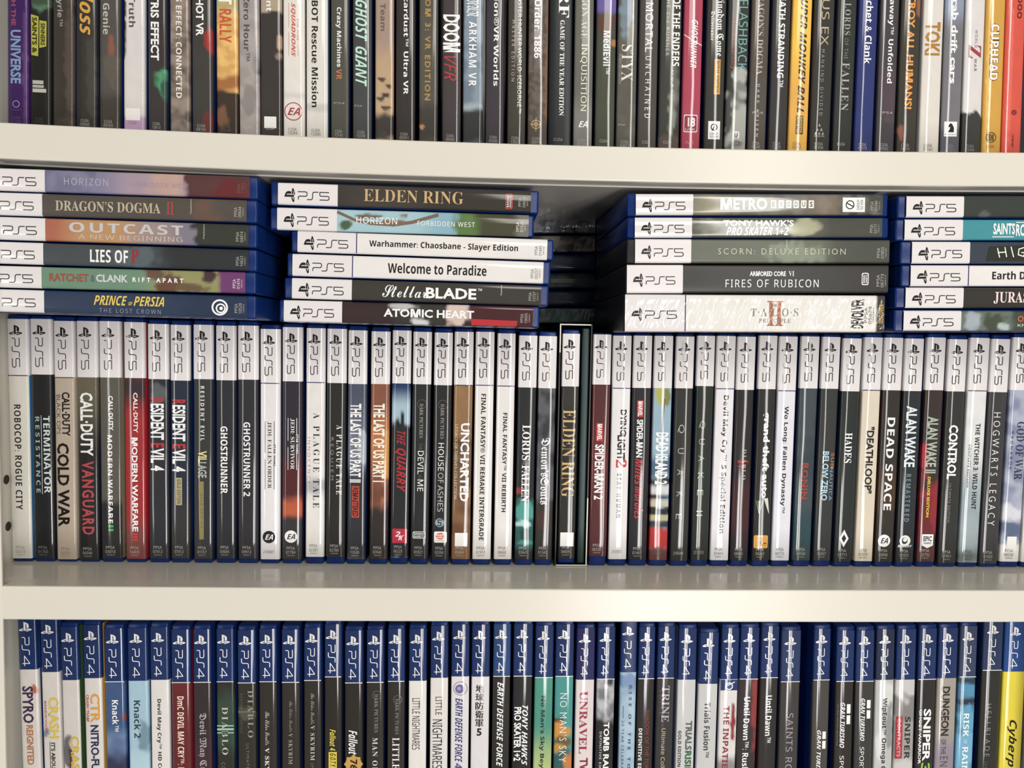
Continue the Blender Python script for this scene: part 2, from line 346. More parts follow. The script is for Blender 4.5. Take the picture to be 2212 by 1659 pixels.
def luma(h): return sum(int(h[i:i + 2], 16) for i in (0, 2, 4)) / 3
def build_case(sp, fr, H, zi0, zi1, zh, a_top, a_bot, shell_w, label, group, D=0.134, code_a=None, code_mode='low'):
    """sp: spine spec; zi0..zi1 card, zh foot of the console band (None: no band)."""
    film = sp.get('film', '')
    name = sp.get('name', 'game_case')
    t = thing(name, label, sp.get('cat', 'game case'), group, fr.org, (0, fr.ang, 0))
    w = fr.w
    box = sp.get('box')                                    # card box instead of a plastic case
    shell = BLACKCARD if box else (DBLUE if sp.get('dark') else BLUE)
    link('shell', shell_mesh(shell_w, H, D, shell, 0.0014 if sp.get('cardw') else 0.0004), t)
    base = hexlin(sp['base']); art = prep(sp.get('art', ())); seed = (sp['seed'] * 7.31) % 50
    nf, nr = (9, 110) if art else (3, 26)
    prof = wrap_profile(w, 0.0012, 0.0022, 0.00012, nf) if sp.get('cardw') else wrap_profile(max(w, shell_w + 0.0001), 0.0012, 0.012 if 'side' in sp else 0.0032, 0.00012, nf)
    vs, cols, fs = [], [], []
    side = hexlin(sp['side']) if 'side' in sp else None
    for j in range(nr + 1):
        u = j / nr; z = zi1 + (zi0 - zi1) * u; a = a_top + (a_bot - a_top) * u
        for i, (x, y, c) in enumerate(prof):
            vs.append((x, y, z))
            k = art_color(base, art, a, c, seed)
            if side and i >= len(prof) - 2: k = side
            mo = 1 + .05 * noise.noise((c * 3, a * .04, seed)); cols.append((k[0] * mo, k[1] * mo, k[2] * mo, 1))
    n = len(prof)
    for j in range(nr):
        for i in range(n - 1):
            fs.append((j * n + i, (j + 1) * n + i, (j + 1) * n + i + 1, j * n + i + 1))
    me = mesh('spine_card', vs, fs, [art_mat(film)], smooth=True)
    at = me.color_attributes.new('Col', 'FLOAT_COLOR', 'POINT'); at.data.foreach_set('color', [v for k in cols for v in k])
    card = link('spine_card', me, t)
    kind = sp.get('kind', '5')
    if zh is not None and kind:
        h = sp.get('band', 'd6d2d2' if kind == '5' else '1d3566')
        zt = zi1 + 0.00005
        pv, pf = [], []; pr = wrap_profile(w, 0.0012, 0.002, 0.00018, 1) if sp.get('cardw') else wrap_profile(max(w, shell_w + 0.0001), 0.0012, 0.003, 0.00018, 1)
        for z in (zt, zh): pv += [(x, y, z) for x, y, c in pr]
        m_ = len(pr); pf = [(i, m_ + i, m_ + i + 1, i + 1) for i in range(m_ - 1)]
        b = link('platform_band', mesh('platform_band', pv, pf, [ink(h, film)], smooth=True), t)
        b['label'] = 'white band with dark console name' if kind == '5' else 'blue band with white console name'
        lg = link('platform_logo', LOGO4 if kind == '4' else {'': LOGO5, 'wrap': LOGO5W, 'card': LOGO5C}[film], b)
        s_ = (zt - zh) / 0.039
        lg.location = (-0.0007, 0, zt); lg.scale = (1, 1, s_)
        if sp.get('cut'): lg.location.z = zh + 0.0388; lg.scale = (1, 1, 1)
        if sp.get('line'):
            I = Ink(film); I.rect(-w / 2 + .0002, w / 2 - .0002, zh - .0005, zh + .0001, sp['line'], 3); I.build('band_line', b)
        elif kind == '4' and luma(sp['base']) < 120:
            I = Ink(film); I.rect(-w / 2 + .0002, w / 2 - .0002, zh - .0004, zh + .0001, 'e8e8e8', 3); I.build('band_line', b)
    # lettering
    I = Ink(film)
    for lay, (tx, st, h, a0, a1, c0, c1) in enumerate(sp.get('titles', ())):
        I.text(tx, st, h, fr.x(c0), fr.x(c1), fr.z(a0), fr.z(a1), lay % 4 + 2)
    I.build('title_lettering', card)
    # marks
    mpp = abs(fr.z(a_top) - fr.z(a_bot)) / abs(a_bot - a_top)
    def span(mk):
        if mk[0] in ('rect', 'rr'): return mk[1], mk[2]
        if mk[0] in ('disc', 'ring'): return mk[1] - mk[3], mk[1] + mk[3]
        if mk[0] in ('ut', 'dt'): return mk[4], mk[5]
        p = mk[2] if mk[0] == 'poly' else mk[3]
        return min(q[0] for q in p), max(q[0] for q in p)
    sets = []                                              # marks that touch each other make one part
    for mk in sp.get('marks', ()):
        lo, hi = span(mk); hit = [g for g in sets if lo < g[1] + 5 and hi > g[0] - 5]
        for g in hit: sets.remove(g)
        sets.append((min([lo] + [g[0] for g in hit]), max([hi] + [g[1] for g in hit]), [m_ for g in hit for m_ in g[2]] + [mk]))
    for _lo, _hi, group_marks in sets:
      I = Ink(film)
      for lay, mk in enumerate(group_marks):
          op, L_ = mk[0], 1 + lay * .5
          if op == 'rect': I.rect(fr.x(mk[3]), fr.x(mk[4]), fr.z(mk[2]), fr.z(mk[1]), mk[5], L_)
          elif op == 'rr': I.rrect(fr.x(mk[3]), fr.x(mk[4]), fr.z(mk[2]), fr.z(mk[1]), .0011, mk[5], L_)
          elif op == 'disc': I.disc(fr.x(mk[2]), fr.z(mk[1]), mk[3] * mpp, mk[3] * mpp, mk[4], L_)
          elif op == 'ring':
              r0, r1, nn = (mk[3] - mk[4]) * mpp, mk[3] * mpp, 30; x, z = fr.x(mk[2]), fr.z(mk[1])
              for i in range(nn):
                  p, q = i * 6.28319 / nn, (i + 1) * 6.28319 / nn
                  I.poly([(x + r0 * math.cos(p), z + r0 * math.sin(p)), (x + r1 * math.cos(p), z + r1 * math.sin(p)),
                          (x + r1 * math.cos(q), z + r1 * math.sin(q)), (x + r0 * math.cos(q), z + r0 * math.sin(q))], mk[5], L_)
          elif op == 'ut' and mk[2] == 'j':
              for q in (-.012, -.004, .004, .012): I.flat(mk[1], 'j', mk[3], fr.x(mk[6] + q), fr.x(mk[7] + q), fr.z(mk[5]), fr.z(mk[4]), L_ + q * 4)
          elif op == 'ut': I.flat(mk[1], mk[2], mk[3], fr.x(mk[6]), fr.x(mk[7]), fr.z(mk[5]), fr.z(mk[4]), L_)
          elif op == 'dt': I.text(mk[1], mk[2], mk[3], fr.x(mk[6]), fr.x(mk[7]), fr.z(mk[4]), fr.z(mk[5]), L_)
          elif op == 'poly': I.poly([(fr.x(c), fr.z(a)) for a, c in mk[2]], mk[1], L_)
          elif op == 'line': I.stroke([(fr.x(c), fr.z(a)) for a, c in mk[3]], mk[2] * mpp, mk[1], L_)
      I.build(sp.get('mark_name', 'publisher_logo'), card)
    # catalogue number
    code = sp.get('code')
    if code:
        I = Ink(film); lc = sp.get('codecol') or ('6a6866' if luma(sp['base']) > 120 else 'b0aeaa')
        cc = sp.get('cc', .44); e = code_a if code_a is not None else a_bot
        p = code.split('|')
        if code_mode == 'low':
            if len(p) > 1:
                I.flat(p[0], 's', lc, fr.x(cc - .21), fr.x(cc + .21), fr.z(e - 20.5), fr.z(e - 27), 2)
                I.flat(p[1], 's', lc, fr.x(cc - .24), fr.x(cc + .24), fr.z(e - 11.5), fr.z(e - 18), 2)
                I.flat('1000' + p[1][1:], 's', lc, fr.x(cc - .2), fr.x(cc + .2), fr.z(e - 6.3), fr.z(e - 9), 2)
            else: I.flat(p[0], 's', lc, fr.x(cc - .28), fr.x(cc + .28), fr.z(e - 13), fr.z(e - 19.5), 2)
        else:
            I.flat(p[0], 's', lc, fr.x(cc - .2), fr.x(cc + .2), fr.z(e - 9), fr.z(e - 15.5), 2)
            if len(p) > 1: I.flat(p[1], 's', lc, fr.x(cc - .23), fr.x(cc + .23), fr.z(e - 1), fr.z(e - 7.5), 2)
        I.build('catalog_number', card)
    return t

SEED = [0]
def S(look, base, titles=(), art=(), marks=(), code='', **k):
    SEED[0] += 1
    return dict(look=look, base=base, titles=titles, art=art, marks=marks, code=code, seed=SEED[0], **k)
def ordn(i):
    return '%d%s' % (i, 'th' if 10 < i % 100 < 14 else {1: 'st', 2: 'nd', 3: 'rd'}.get(i % 10, 'th'))
W, DK = 'f2f0ec', '2a2826'
def ea(a, c, r, bg, fg):                                   # round sports-and-games publisher badge
    return (('disc', a, c, r, bg), ('ut', 'EA', 'i', fg, a - r * .42, a + r * .42, c - r * .62 / 41, c + r * .66 / 41))
def bn(a0, a1, c0, c1, col, fg, bg=None):                  # outlined two-line badge
    r = [('rr', a0, a1, c0, c1, col)]
    r.append(('rr', a0 + 1.4, a1 - 1.4, c0 + .035, c1 - .035, bg or '2a2a2a'))
    m_ = (a0 + a1) / 2
    return tuple(r) + (('ut', 'BANDAI', 'b', fg, a0 + 2.6, m_ - .4, c0 + .08, c1 - .08), ('ut', 'NAMCO', 'b', fg, m_ + .6, a1 - 2.4, c0 + .08, c1 - .08))
def silver(a0, a1, c0, c1):
    return (('rect', a0, a1, c0, c1, 'ecebe8'), ('ring', a0 + (a1 - a0) * .33, (c0 + c1) / 2, (a1 - a0) * .2, 2.2, DK),
            ('line', DK, 2.4, [(a0 + (a1 - a0) * .18, c0 + (c1 - c0) * .62), (a0 + (a1 - a0) * .33, (c0 + c1) / 2), (a0 + (a1 - a0) * .5, c0 + (c1 - c0) * .36)]),
            ('ut', 'DEEP', 's', DK, a0 + (a1 - a0) * .64, a0 + (a1 - a0) * .76, c0 + (c1 - c0) * .15, c1 - (c1 - c0) * .15),
            ('ut', 'SILVER', 's', DK, a0 + (a1 - a0) * .8, a0 + (a1 - a0) * .92, c0 + (c1 - c0) * .15, c1 - (c1 - c0) * .15))
NAVY = '2a2a6a'
TREE = [('O', 925, .35, 22, .2, '202326'), ('O', 915, .6, 30, .12, '202326'), ('B', 915, 1210, '2c2d30', 16, 10)]

# ------------------------------------------------------------------ middle shelf, upright row
MID = [
 S('white case with plain black capitals', 'cfcdc4', [('ROBOCOP: ROGUE CITY', 'b+1.1', '3a3836', 874, 1101, .27, .6)], code='PPSA|03018', line='3a3a4a', side='2f76ad', codecol='9a988e'),
 S('black case with pale ruled double lettering', '2b2d30', [('TERMINATOR', 'b', 'c8d2d2', 898, 1065, .56, .88), ('RESISTANCE', 'b+1.5', '93aeb2', 900, 1064, .18, .38)], marks=[('rect', 897, 1067, .45, .475, 'c8d2d2')], mark_name='ruled_line', code='PPSA|01760', codecol='8a8a88'),
 S('taupe case with heavy black lettering', 'b2a595', [('CALL·DUTY', 'h', DK, 847, 942, .37, .78), ('BLACK OPS', 't', DK, 853, 938, .1, .3), ('COLD WAR', 'h', '26211e', 957, 1138, .1, .7)], code='PPSA|02050', line='4a4642', codecol='8a7f72', side='b2a595'),
 S('dark olive case, big white then red capitals', '6a6352', [('CALL·DUTY', 'h', W, 848, 985, .15, .78), ('VANGUARD', 'h+1.2', 'b24a52', 996, 1155, .2, .8)], [('G', 830, '6a6352', 990, '2f2f30')], code='PPSA|04346'),
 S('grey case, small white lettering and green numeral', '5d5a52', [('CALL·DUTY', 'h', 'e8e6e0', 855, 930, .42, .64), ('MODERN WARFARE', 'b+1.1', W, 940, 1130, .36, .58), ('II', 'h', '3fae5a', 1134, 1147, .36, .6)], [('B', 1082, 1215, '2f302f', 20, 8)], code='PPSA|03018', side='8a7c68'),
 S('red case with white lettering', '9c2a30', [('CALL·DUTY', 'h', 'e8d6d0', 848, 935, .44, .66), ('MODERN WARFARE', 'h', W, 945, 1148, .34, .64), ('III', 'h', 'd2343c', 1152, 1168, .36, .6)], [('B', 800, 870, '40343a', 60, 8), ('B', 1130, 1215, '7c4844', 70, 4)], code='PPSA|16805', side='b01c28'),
 S('black case, white and red capitals, no badge', '33343a', [('R', 'h', 'b4303a', 860, 871, .12, .8), ('ESIDENT', 'h', W, 872, 950, .12, .8), ('E', 'h', 'b4303a', 957, 967, .12, .8), ('VIL 4', 'h', W, 968, 1017, .12, .8)], [('O', 850, .5, 22, .5, '5c6264')], code='PPSA|07412'),
 S('blue-black case, white and red capitals, gold tag', '2c3442', [('R', 'h', 'b4303a', 863, 874, .1, .8), ('ESIDENT', 'h', W, 875, 953, .1, .8), ('E', 'h', 'b4303a', 959, 969, .1, .8), ('VIL 4', 'h', W, 970, 1019, .1, .8)], [('B', 1090, 1215, '3b3b3a', 40, 10)], [('rect', 1032, 1091, .28, .6, 'b0a67e'), ('dt', 'GOLD EDITION', 'b', '4a4432', 1035, 1088, .34, .54)], 'PPSA|07412', mark_name='edition_tag'),
 S('charcoal case, spaced white capitals, long gold tag', '3c3d3d', [('RESIDENT EVIL', 'b+1.5', 'd8d8d4', 834, 952, .38, .58), ('VIL', 'h', 'd6c98e', 974, 998, .25, .7), ('LAGE', 'h', 'a9a9a6', 998, 1032, .25, .7)], (), [('rect', 1040, 1165, .3, .54, '8c8256'), ('dt', 'GOLD EDITION', 't+1.6', '2e2a1c', 1066, 1140, .36, .48)], 'PPSA|01557', mark_name='edition_tag'),
 S('black case with bold white sans capitals', '32343a', [('GHOSTRUNNER', 'b', W, 921, 1066, .24, .6)], (), (), 'PPSA|03685'),
 S('black case, bold white capitals and numeral', '34343a', [('GHOSTRUNNER 2', 'b', W, 912, 1072, .28, .62)], (), (), 'PPSA|09912'),
 S('white case, ruled serif lettering, round black badge', 'd6d4d6', [('JEDI: FALLEN ORDER', 'r', '2a2420', 911, 1055, .36, .58), ('STAR WARS', 'h', '2a2420', 960, 1007, .68, .79)], (), [('rect', 910, 960, .7, .73, '2a2440'), ('rect', 1007, 1057, .7, .73, '2a2440'), ('rect', 910, 978, .24, .265, '2a2440'), ('rect', 992, 1057, .24, .265, '2a2440')] + list(ea(1160, .45, 13.5, '2c2a2a', W)), '2106687', line=NAVY),
 S('dark case with orange sunset and white badge', '35303a', [('JEDI: SURVIVOR', 'r', W, 904, 1014, .4, .62), ('STAR WARS', 'h', W, 938, 980, .7, .81)], [('B', 990, 1080, '58282c', 60, 12), ('B', 1076, 1118, 'b25a3a', 18, 8), ('B', 1118, 1215, '3a393a', 22, 8)], [('rect', 903, 938, .72, .75, W), ('rect', 980, 1015, .72, .75, W), ('rect', 903, 952, .28, .305, W), ('rect', 966, 1015, .28, .305, W)] + list(ea(1159, .45, 13.5, 'e8e6e4', '2c2a2a')), 'PPSA|07784'),
 S('white case, thin black serifs with red line', 'd4d2cf', [('A PLAGUE TALE', 'r+1.5', '2a2624', 892, 1097, .4, .74), ('INNOCENCE', 't+1.5', 'a86a64', 945, 1045, .1, .24)], [('B', 1030, 1068, 'a8a9ac', 24, 12)], (), 'PPSA|02387', line=NAVY),
 S('black case with thin white serifs', '2f2e2b', [('A PLAGUE TALE', 'r+1.4', 'e8e6de', 918, 1068, .52, .82), ('REQUIEM', 't+1.6', '98978c', 945, 1037, .2, .38)], (), (), 'PPSA|02785'),
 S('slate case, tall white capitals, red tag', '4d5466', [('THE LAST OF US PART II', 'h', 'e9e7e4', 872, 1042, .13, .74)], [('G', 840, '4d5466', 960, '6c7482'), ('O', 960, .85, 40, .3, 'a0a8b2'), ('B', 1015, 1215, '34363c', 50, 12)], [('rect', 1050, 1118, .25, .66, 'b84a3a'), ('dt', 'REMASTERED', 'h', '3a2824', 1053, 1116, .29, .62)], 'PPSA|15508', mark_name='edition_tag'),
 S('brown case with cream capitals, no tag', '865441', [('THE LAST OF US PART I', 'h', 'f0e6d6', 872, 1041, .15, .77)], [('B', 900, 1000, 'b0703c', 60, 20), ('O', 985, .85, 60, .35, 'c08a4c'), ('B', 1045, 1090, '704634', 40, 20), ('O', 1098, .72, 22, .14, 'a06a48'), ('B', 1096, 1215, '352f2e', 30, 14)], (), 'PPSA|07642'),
 S('forest dusk case with red lettering and square', '223a63', [('THE', 'i', 'a32a34', 931, 962, .3, .76), ('QUARRY', 'i', 'b02832', 968, 1063, .2, .8)], [('G', 830, '223a63', 880, '9cb4c2')] + TREE, [('rect', 1142, 1173, .12, .92, 'b82444'), ('ut', '2', 'i', W, 1148, 1159, .28, .56), ('ut', 'K', 'i', W, 1156, 1167, .44, .76)], 'PPSA|06225'),
 S('black case, white outlined badge, short white words', '2c2d2f', [('DARK PICTURES', 'r', '9a9892', 872, 946, .4, .6), ('THE', 't', '6c6a66', 957, 971, .38, .56), ('DEVIL', 's', W, 974, 1024, .34, .66), ('IN', 't', '6c6a66', 1026, 1034, .38, .56), ('ME', 's', W, 1036, 1061, .34, .66)], (), [('ring', 873, .52, 10, .9, '6a6560')] + list(bn(1148, 1163, .12, .82, 'd8d8d6', 'd8d8d6')), 'PPSA|05921'),
 S('black case, orange on white badge, grey-white words', '2b2c2e', [('DARK PICTURES', 'r', '9a9892', 873, 948, .4, .6), ('HOUSE', 's', 'e0e0dc', 957, 1017, .3, .62), ('OF', 't', 'c0c0bc', 1021, 1043, .3, .62), ('ASHES', 's', 'b4b4b0', 1048, 1105, .3, .62)], (), [('ring', 874, .52, 10, .9, '7a6258'), ('disc', 1129, .44, 9.6, '8fa0a8'), ('line', '2b2c2e', 2.2, [(1123, .58), (1123, .36), (1129, .36), (1129, .52), (1135, .52), (1135, .3)]), ('rr', 1148, 1172, .14, .86, 'ecebe8'), ('disc', 1158, .52, 7.5, 'd4682c'), ('disc', 1158, .4, 6.5, 'c8502a'), ('ut', 'BANDAI', 'h', W, 1153.5, 1157.5, .26, .74), ('ut', 'NAMCO', 'h', W, 1158.5, 1162.5, .26, .74), ('ut', 'Entertainment', 's', 'c05a4a', 1166, 1169, .2, .8)], 'PPSA|02594'),
 S('tan brown case, chipped white capitals, white label', '8c6c48', [('UNCHARTED', 'h', W, 914, 1083, .4, .88), ('LEGACY OF THIEVES COLLECTION', 's', 'd8cab4', 917, 1078, .1, .24)], [('B', 960, 1060, '40352b', 70, 40), ('B', 1082, 1215, '6c4a33', 40, 10), ('N', .02, '9c7a52', .4)], [('rect', 1151, 1180, .18, .86, 'e6e4e0')], 'PPSA|05684', mark_name='blank_label', line='2a2a5a'),
 S('white case with longest plain black title', 'd8d5d2', [('FINAL FANTASY® VII REMAKE INTERGRADE', 'b', '24201e', 851, 1167, .34, .6)], (), (), 'PPSA|01911', line=NAVY),
 S('white case with shorter plain black title', 'd8d5d3', [('FINAL FANTASY™ VII REBIRTH', 'b', '24201e', 892, 1106, .38, .62)], (), (), 'PPSA|08668', line=NAVY),
 S('black case, white serif words over teal skull-like art', '2a2d2e', [('LORDS', 'R', 'ecebe6', 918, 994, .28, .72), ('OF', 't', '9a9a96', 996, 1003, .54, .7), ('THE', 't', '9a9a96', 995, 1004, .3, .46), ('FALLEN', 'R', 'ecebe6', 1005, 1083, .28, .72)], [('O', 1058, .15, 7, .3, '8c3a34'), ('B', 1080, 1185, '2f5f5c', 14, 6), ('O', 1105, .5, 26, .5, '4f9890'), ('O', 1130, .4, 7, .5, 'a4c8c4'), ('O', 1155, .5, 14, .3, '234846'), ('O', 1172, .5, 5, .5, '4f9088')], (), 'PPSA|03641'),
 S('smoky grey case with white gothic lettering', '36383b', [('Demon’s', 'k', W, 946, 1030, .24, .74), ('Souls', 'k', W, 1031, 1090, .24, .7)], [('N', .03, '63646a', .8), ('B', 1030, 1080, '5c5c62', 16, 8), ('B', 1080, 1215, '37332f', 16, 10), ('O', 1125, .4, 18, .35, '4a3230')], (), 'PPSA|01341'),
 S('black case with tall gold serif capitals', '302f2b', [('ELDEN RING', 'r', 'c8a870', 885, 1073, .12, .86)], [('B', 830, 880, '3a3834', 40, 4)], [('rect', 1150, 1180, .12, .9, 'e8e5e0')], 'PPSA|04609', mark_name='blank_label'),
 S('dark red case, white capitals and red tag', '582b2e', [('SPIDER-MAN 2', 'h', 'f0e6e2', 960, 1079, .22, .74)], [('O', 1000, .5, 90, .4, '6c3034')], [('rect', 914, 953, .28, .64, 'ba3434'), ('dt', 'MARVEL', 'h', W, 916, 951, .33, .6)], 'PPSA|08338', mark_name='red_tag'),
 S('white case, black stencil capitals and red numeral', 'd7d5d5', [('DYING', 'h', '222020', 885, 940, .48, .82), ('LIGHT', 'h', '222020', 940, 994, .34, .78), ('2', 'R', 'c42a34', 993, 1010, .3, .88), ('STAY HUMAN', 'b+1.6', '222020', 1023, 1118, .38, .6)], (), (), '2107072', line=NAVY),
 S('black case, white capitals and red brush script', '2b2b2e', [('SPIDER-MAN', 'h', W, 906, 988, .26, .62), ('Miles', 'i', 'b8323c', 990, 1048, .22, .66), ('Morales', 'i', 'b8323c', 1050, 1121, .24, .72)], (), [('rect', 865, 901, .26, .6, 'ba3434'), ('dt', 'MARVEL', 'h', W, 867, 899, .31, .56)], 'PPSA|01461', side='a01c28', mark_name='red_tag'),
 S('palm beach case with torn white capitals', '8fabba', [('DEAD ISLAND 2', 'h', 'e9e9e6', 934, 1046, .18, .88)], [('O', 850, .3, 22, .25, 'a8a850'), ('O', 856, .75, 20, .18, '7c8048'), ('B', 985, 1032, '4a6a80', 30, 10), ('B', 1030, 1048, '3a3d42', 10, 10), ('B', 1048, 1068, 'c4c4c6', 8, 12), ('B', 1066, 1078, '3c2c30', 6, 8), ('B', 1078, 1094, 'b8b2a0', 5, 6), ('B', 1094, 1112, '2f2c28', 5, 5), ('B', 1112, 1126, 'b0aa80', 5, 5), ('B', 1126, 1140, '2c3e4c', 6, 6), ('B', 1140, 1186, 'b02c2c', 8, 6), ('B', 1184, 1215, '6c3a36', 10, 3)], [('line', '7a5a48', 3, [(862, .62), (935, .5)])], 'PPSA|03099', mark_name='palm_trunk'),
 S('black case with wide-set silver letters, one word', '33332f', [('Q', 't', 'b8b6aa', 917, 936, .2, .58), ('U', 't', 'b8b6aa', 968, 980, .24, .58), ('A', 't', 'b8b6aa', 1014, 1026, .24, .58), ('K', 't', 'b8b6aa', 1062, 1073, .24, .58), ('E', 't', 'b8b6aa', 1110, 1121, .24, .58)], (), (), '2106466'),
 S('green-black case with wide-set pale green letters', '2b302a', [('Q', 't', '9cb49a', 909, 926, .22, .58), ('U', 't', '9cb49a', 948, 960, .24, .58), ('A', 't', '9cb49a', 984, 996, .24, .58), ('K', 't', '9cb49a', 1021, 1034, .24, .58), ('E', 't', '9cb49a', 1058, 1070, .24, .58), ('II', 't', '9cb49a', 1103, 1114, .24, .58)], (), (), '2111013'),
 S('white case, long plain mixed-case title', 'd6d4d8', [('Devil May Cry™ 5 Special Edition', 'b', '24201e', 854, 1152, .36, .72)], (), (), 'PPSA|01443', line=NAVY),
 S('maroon-black case with small grey title', '2b2628', [('DIABLO', 'r+1.3', 'a8a4a0', 970, 1036, .5, .68)], [('B', 1040, 1160, '452428', 60, 30)], [('poly', '9a2c30', [(994, .2), (1000, .2), (999, .8), (995, .8)]), ('poly', '9a2c30', [(1002, .66), (1007, .16), (1012, .66)])], 'PPSA|08595'),
 S('black case, white outlined lowercase, amber badge', '2e2e2b', [('grand theft auto', 'h', 'e9e6e2', 890, 1076, .28, .76)], (), [('poly', 'c8ccc4', [(1076, .78), (1076, .56), (1106, .3), (1078, .08), (1110, .3), (1078, .56), (1110, .86), (1104, .86)]), ('poly', '54654c', [(1080, .5), (1103, .3), (1082, .12)]), ('rr', 1156, 1184, .06, .86, 'd39a40'), ('ut', 'R', 'R', '2a2420', 1161, 1179, .26, .6), ('ut', '*', 'h', '2a2420', 1171, 1180, .6, .78)], 'PPSA|04263'),
 S('shiny wrapped pale case, plain mixed-case title', 'd2d2da', [('Wo Long: Fallen Dynasty™', 'b', '2a2828', 878, 1108, .34, .64)], (), (), 'PPSA|08773', line=NAVY),
 S('dark teal case with small red capitals', '39444a', [('RONIN', 'h+1.1', '9c4038', 1000, 1078, .28, .66)], [('N', .02, '4a565c', .5), ('B', 1110, 1180, '2c4a50', 40, 20)], (), 'PPSA|04540'),
 S('crinkled dark case, light blue and orange words', '383a3a', [('SUB', 's', 'd08a4a', 978, 1010, .74, .9), ('NAUTICA', 's', '7ea6c0', 1010, 1081, .7, .88), ('BELOW ZERO', 'h', 'a6c2d2', 975, 1081, .26, .62)], (), (), 'PPSA|02457'),
 S('green-black case with white diamond mark', '2b3130', [('HADES', 'R', W, 935, 1000, .3, .7)], (), [('poly', W, [(1144, .5), (1163, .24), (1182, .5), (1163, .76)]), ('poly', '2b3130', [(1154, .5), (1163, .37), (1172, .5), (1163, .63)])], 'PPSA|03711'),
 S('beige case with quoted heavy black title', 'cdc3b1', [('"DEATHLOOP"', 'h', '24201e', 922, 1066, .32, .76)], (), (), 'PPSA|01670', line='2a2a4a', side='8c5048'),
 S('brown-black case, square white title, white badge', '35302b', [('DEAD SPACE', 'b', W, 902, 1102, .32, .74)], [('B', 1010, 1100, '4a3a2a', 50, 30)], ea(1168, .45, 13.5, 'e8e6e4', '2c2a2a'), 'PPSA|03846', side='4a3424'),
 S('charcoal case, jagged white title, blue-grey subtitle', '2d3235', [('ALAN WAKE', 'h', 'cfdade', 877, 1009, .2, .78), ('REMASTERED', 'b+1.4', '6d8592', 1024, 1127, .34, .62)], (), [('disc', 1168, .46, 12, 'dcdcda'), ('disc', 1168, .43, 7, '2d3235'), ('disc', 1166, .46, 4.5, 'dcdcda'), ('ut', 'REMEDY', 'i', 'dcdcda', 1177, 1182, .06, .86)], 'PPSA|01925'),
 S('black case turning blood red, yellow subtitle', '3c312f', [('ALAN WAKE II', 'h', 'a4b2a4', 900, 1022, .2, .78), ('DELUXE EDITION', 'h', 'd8c23c', 1030, 1117, .36, .52)], [('O', 985, .12, 30, .2, 'a02a34'), ('B', 1040, 1160, '8c2630', 50, 40), ('O', 1120, .3, 60, .4, '6c2428'), ('B', 1178, 1215, '5a3632', 20, 10)], [('poly', 'e8e6e4', [(1154, .22), (1154, .84), (1178, .84), (1184, .53), (1178, .22)]), ('ut', 'EPIC', 'h', DK, 1158, 1169, .3, .76), ('ut', 'GAMES', 'b', DK, 1171, 1175, .32, .74)], 'PPSA|23792'),
 S('grey-black case with heavy round white capitals', '353634', [('CONTROL', 'h', W, 918, 1035, .22, .72), ('ULTIMATE EDITION', 't+1.2', '9a9a96', 1044, 1128, .36, .5)], (), (), 'PPSA|07951'),
 S('frosty grey case with two-line black title', 'd2d2d2', [('THE WITCHER 3: WILD HUNT', 'b', '24262a', 915, 1100, .5, .74), ('COMPLETE EDITION', 'b', '4a5258', 960, 1053, .2, .33)], [('G', 960, 'd2d2d2', 1080, '8e9ca2'), ('N', .02, 'aab6ba', .25), ('B', 1188, 1215, '6a7478', 30, 8)], (), 'PPSA|04018', line='2a2a3a'),
 S('charcoal case, wide thin white capitals', '3e3e41', [('HOGWARTS LEGACY', 't+1.5', 'e4e2de', 891, 1135, .3, .68)], (), (), 'PPSA|01603'),
 S('snowy blue-grey case with dark runic lettering', '7d86a0', [('GOD OF WAR', 'R', '33384c', 911, 1036, .46, .88), ('RAGNAROK', 's+1.6', '33384c', 932, 1015, .16, .3)], [('N', .03, 'aab0c0', .8), ('B', 1090, 1128, 'c6c8d0', 20, 20), ('B', 1128, 1160, '5c6886', 16, 20), ('B', 1176, 1215, 'dcdad8', 8, 2)], [('rect', 1159, 1190, .3, .8, 'e6e4e0')], 'PPSA|08330', mark_name='blank_label', codecol='6a6866'),
 S('white case at the far end', 'dcdad8', (), (), (), '', line=NAVY),
]
MLT = [15.4,64.2,115.7,164.6,214.3,266.7,319.2,367,417,466,514,562,610.6,662,707,752.7,802.4,848.5,892.4,938.4,983,1028.8,1074.5,1121.2,1165.5,1214.9,1281,1325,1369,1415,1461.7,1507,1549.6,1594,1640.6,1684.3,1732,1777.5,1821.3,1869.5,1912.7,1957,2005,2051,2096,2144.4,2190.8,2237]
MRT = [59.7,110,160,209,259.5,311,362.6,410,459.6,508,557,605,653,701.5,749,792.4,842,888.6,933.5,977.8,1022.5,1067.7,1113.4,1161,1204.4,1253.8,1320.7,1366,1409.6,1454.5,1501.5,1546,1590.7,1634,1680.7,1724,1772,1817.8,1864,1907.8,1952,1997.4,2043.5,2093,2138.4,2184.5,2231,2277]
MLB = [24.4,74,122,170,218,272,321,369,418,466.4,513,561.4,608,658.5,702.8,748,796.4,841,885.6,931,973,1018.5,1066.4,1111.4,1153.4,1204,1271,1313.4,1357.7,1401,1447,1491.7,1533.3,1577.6,1623.8,1666,1711.5,1756.7,1801.9,1844.5,1888.9,1934,1979,2025.4,2070.6,2115,2158,2205]
MRB = [70.5,120,165.5,215,265,317,366,410,459.6,510,558,605,653,701,745,789.7,839,882,925,970.6,1015.8,1061,1106,1151.6,1192.3,1242,1310.7,1353,1397.5,1442.7,1486,1529.7,1574,1616.5,1662.6,1706,1751,1794.6,1839.9,1886,1930.4,1974.8,2021.8,2065,2114,2155.6,2202.6,2249]
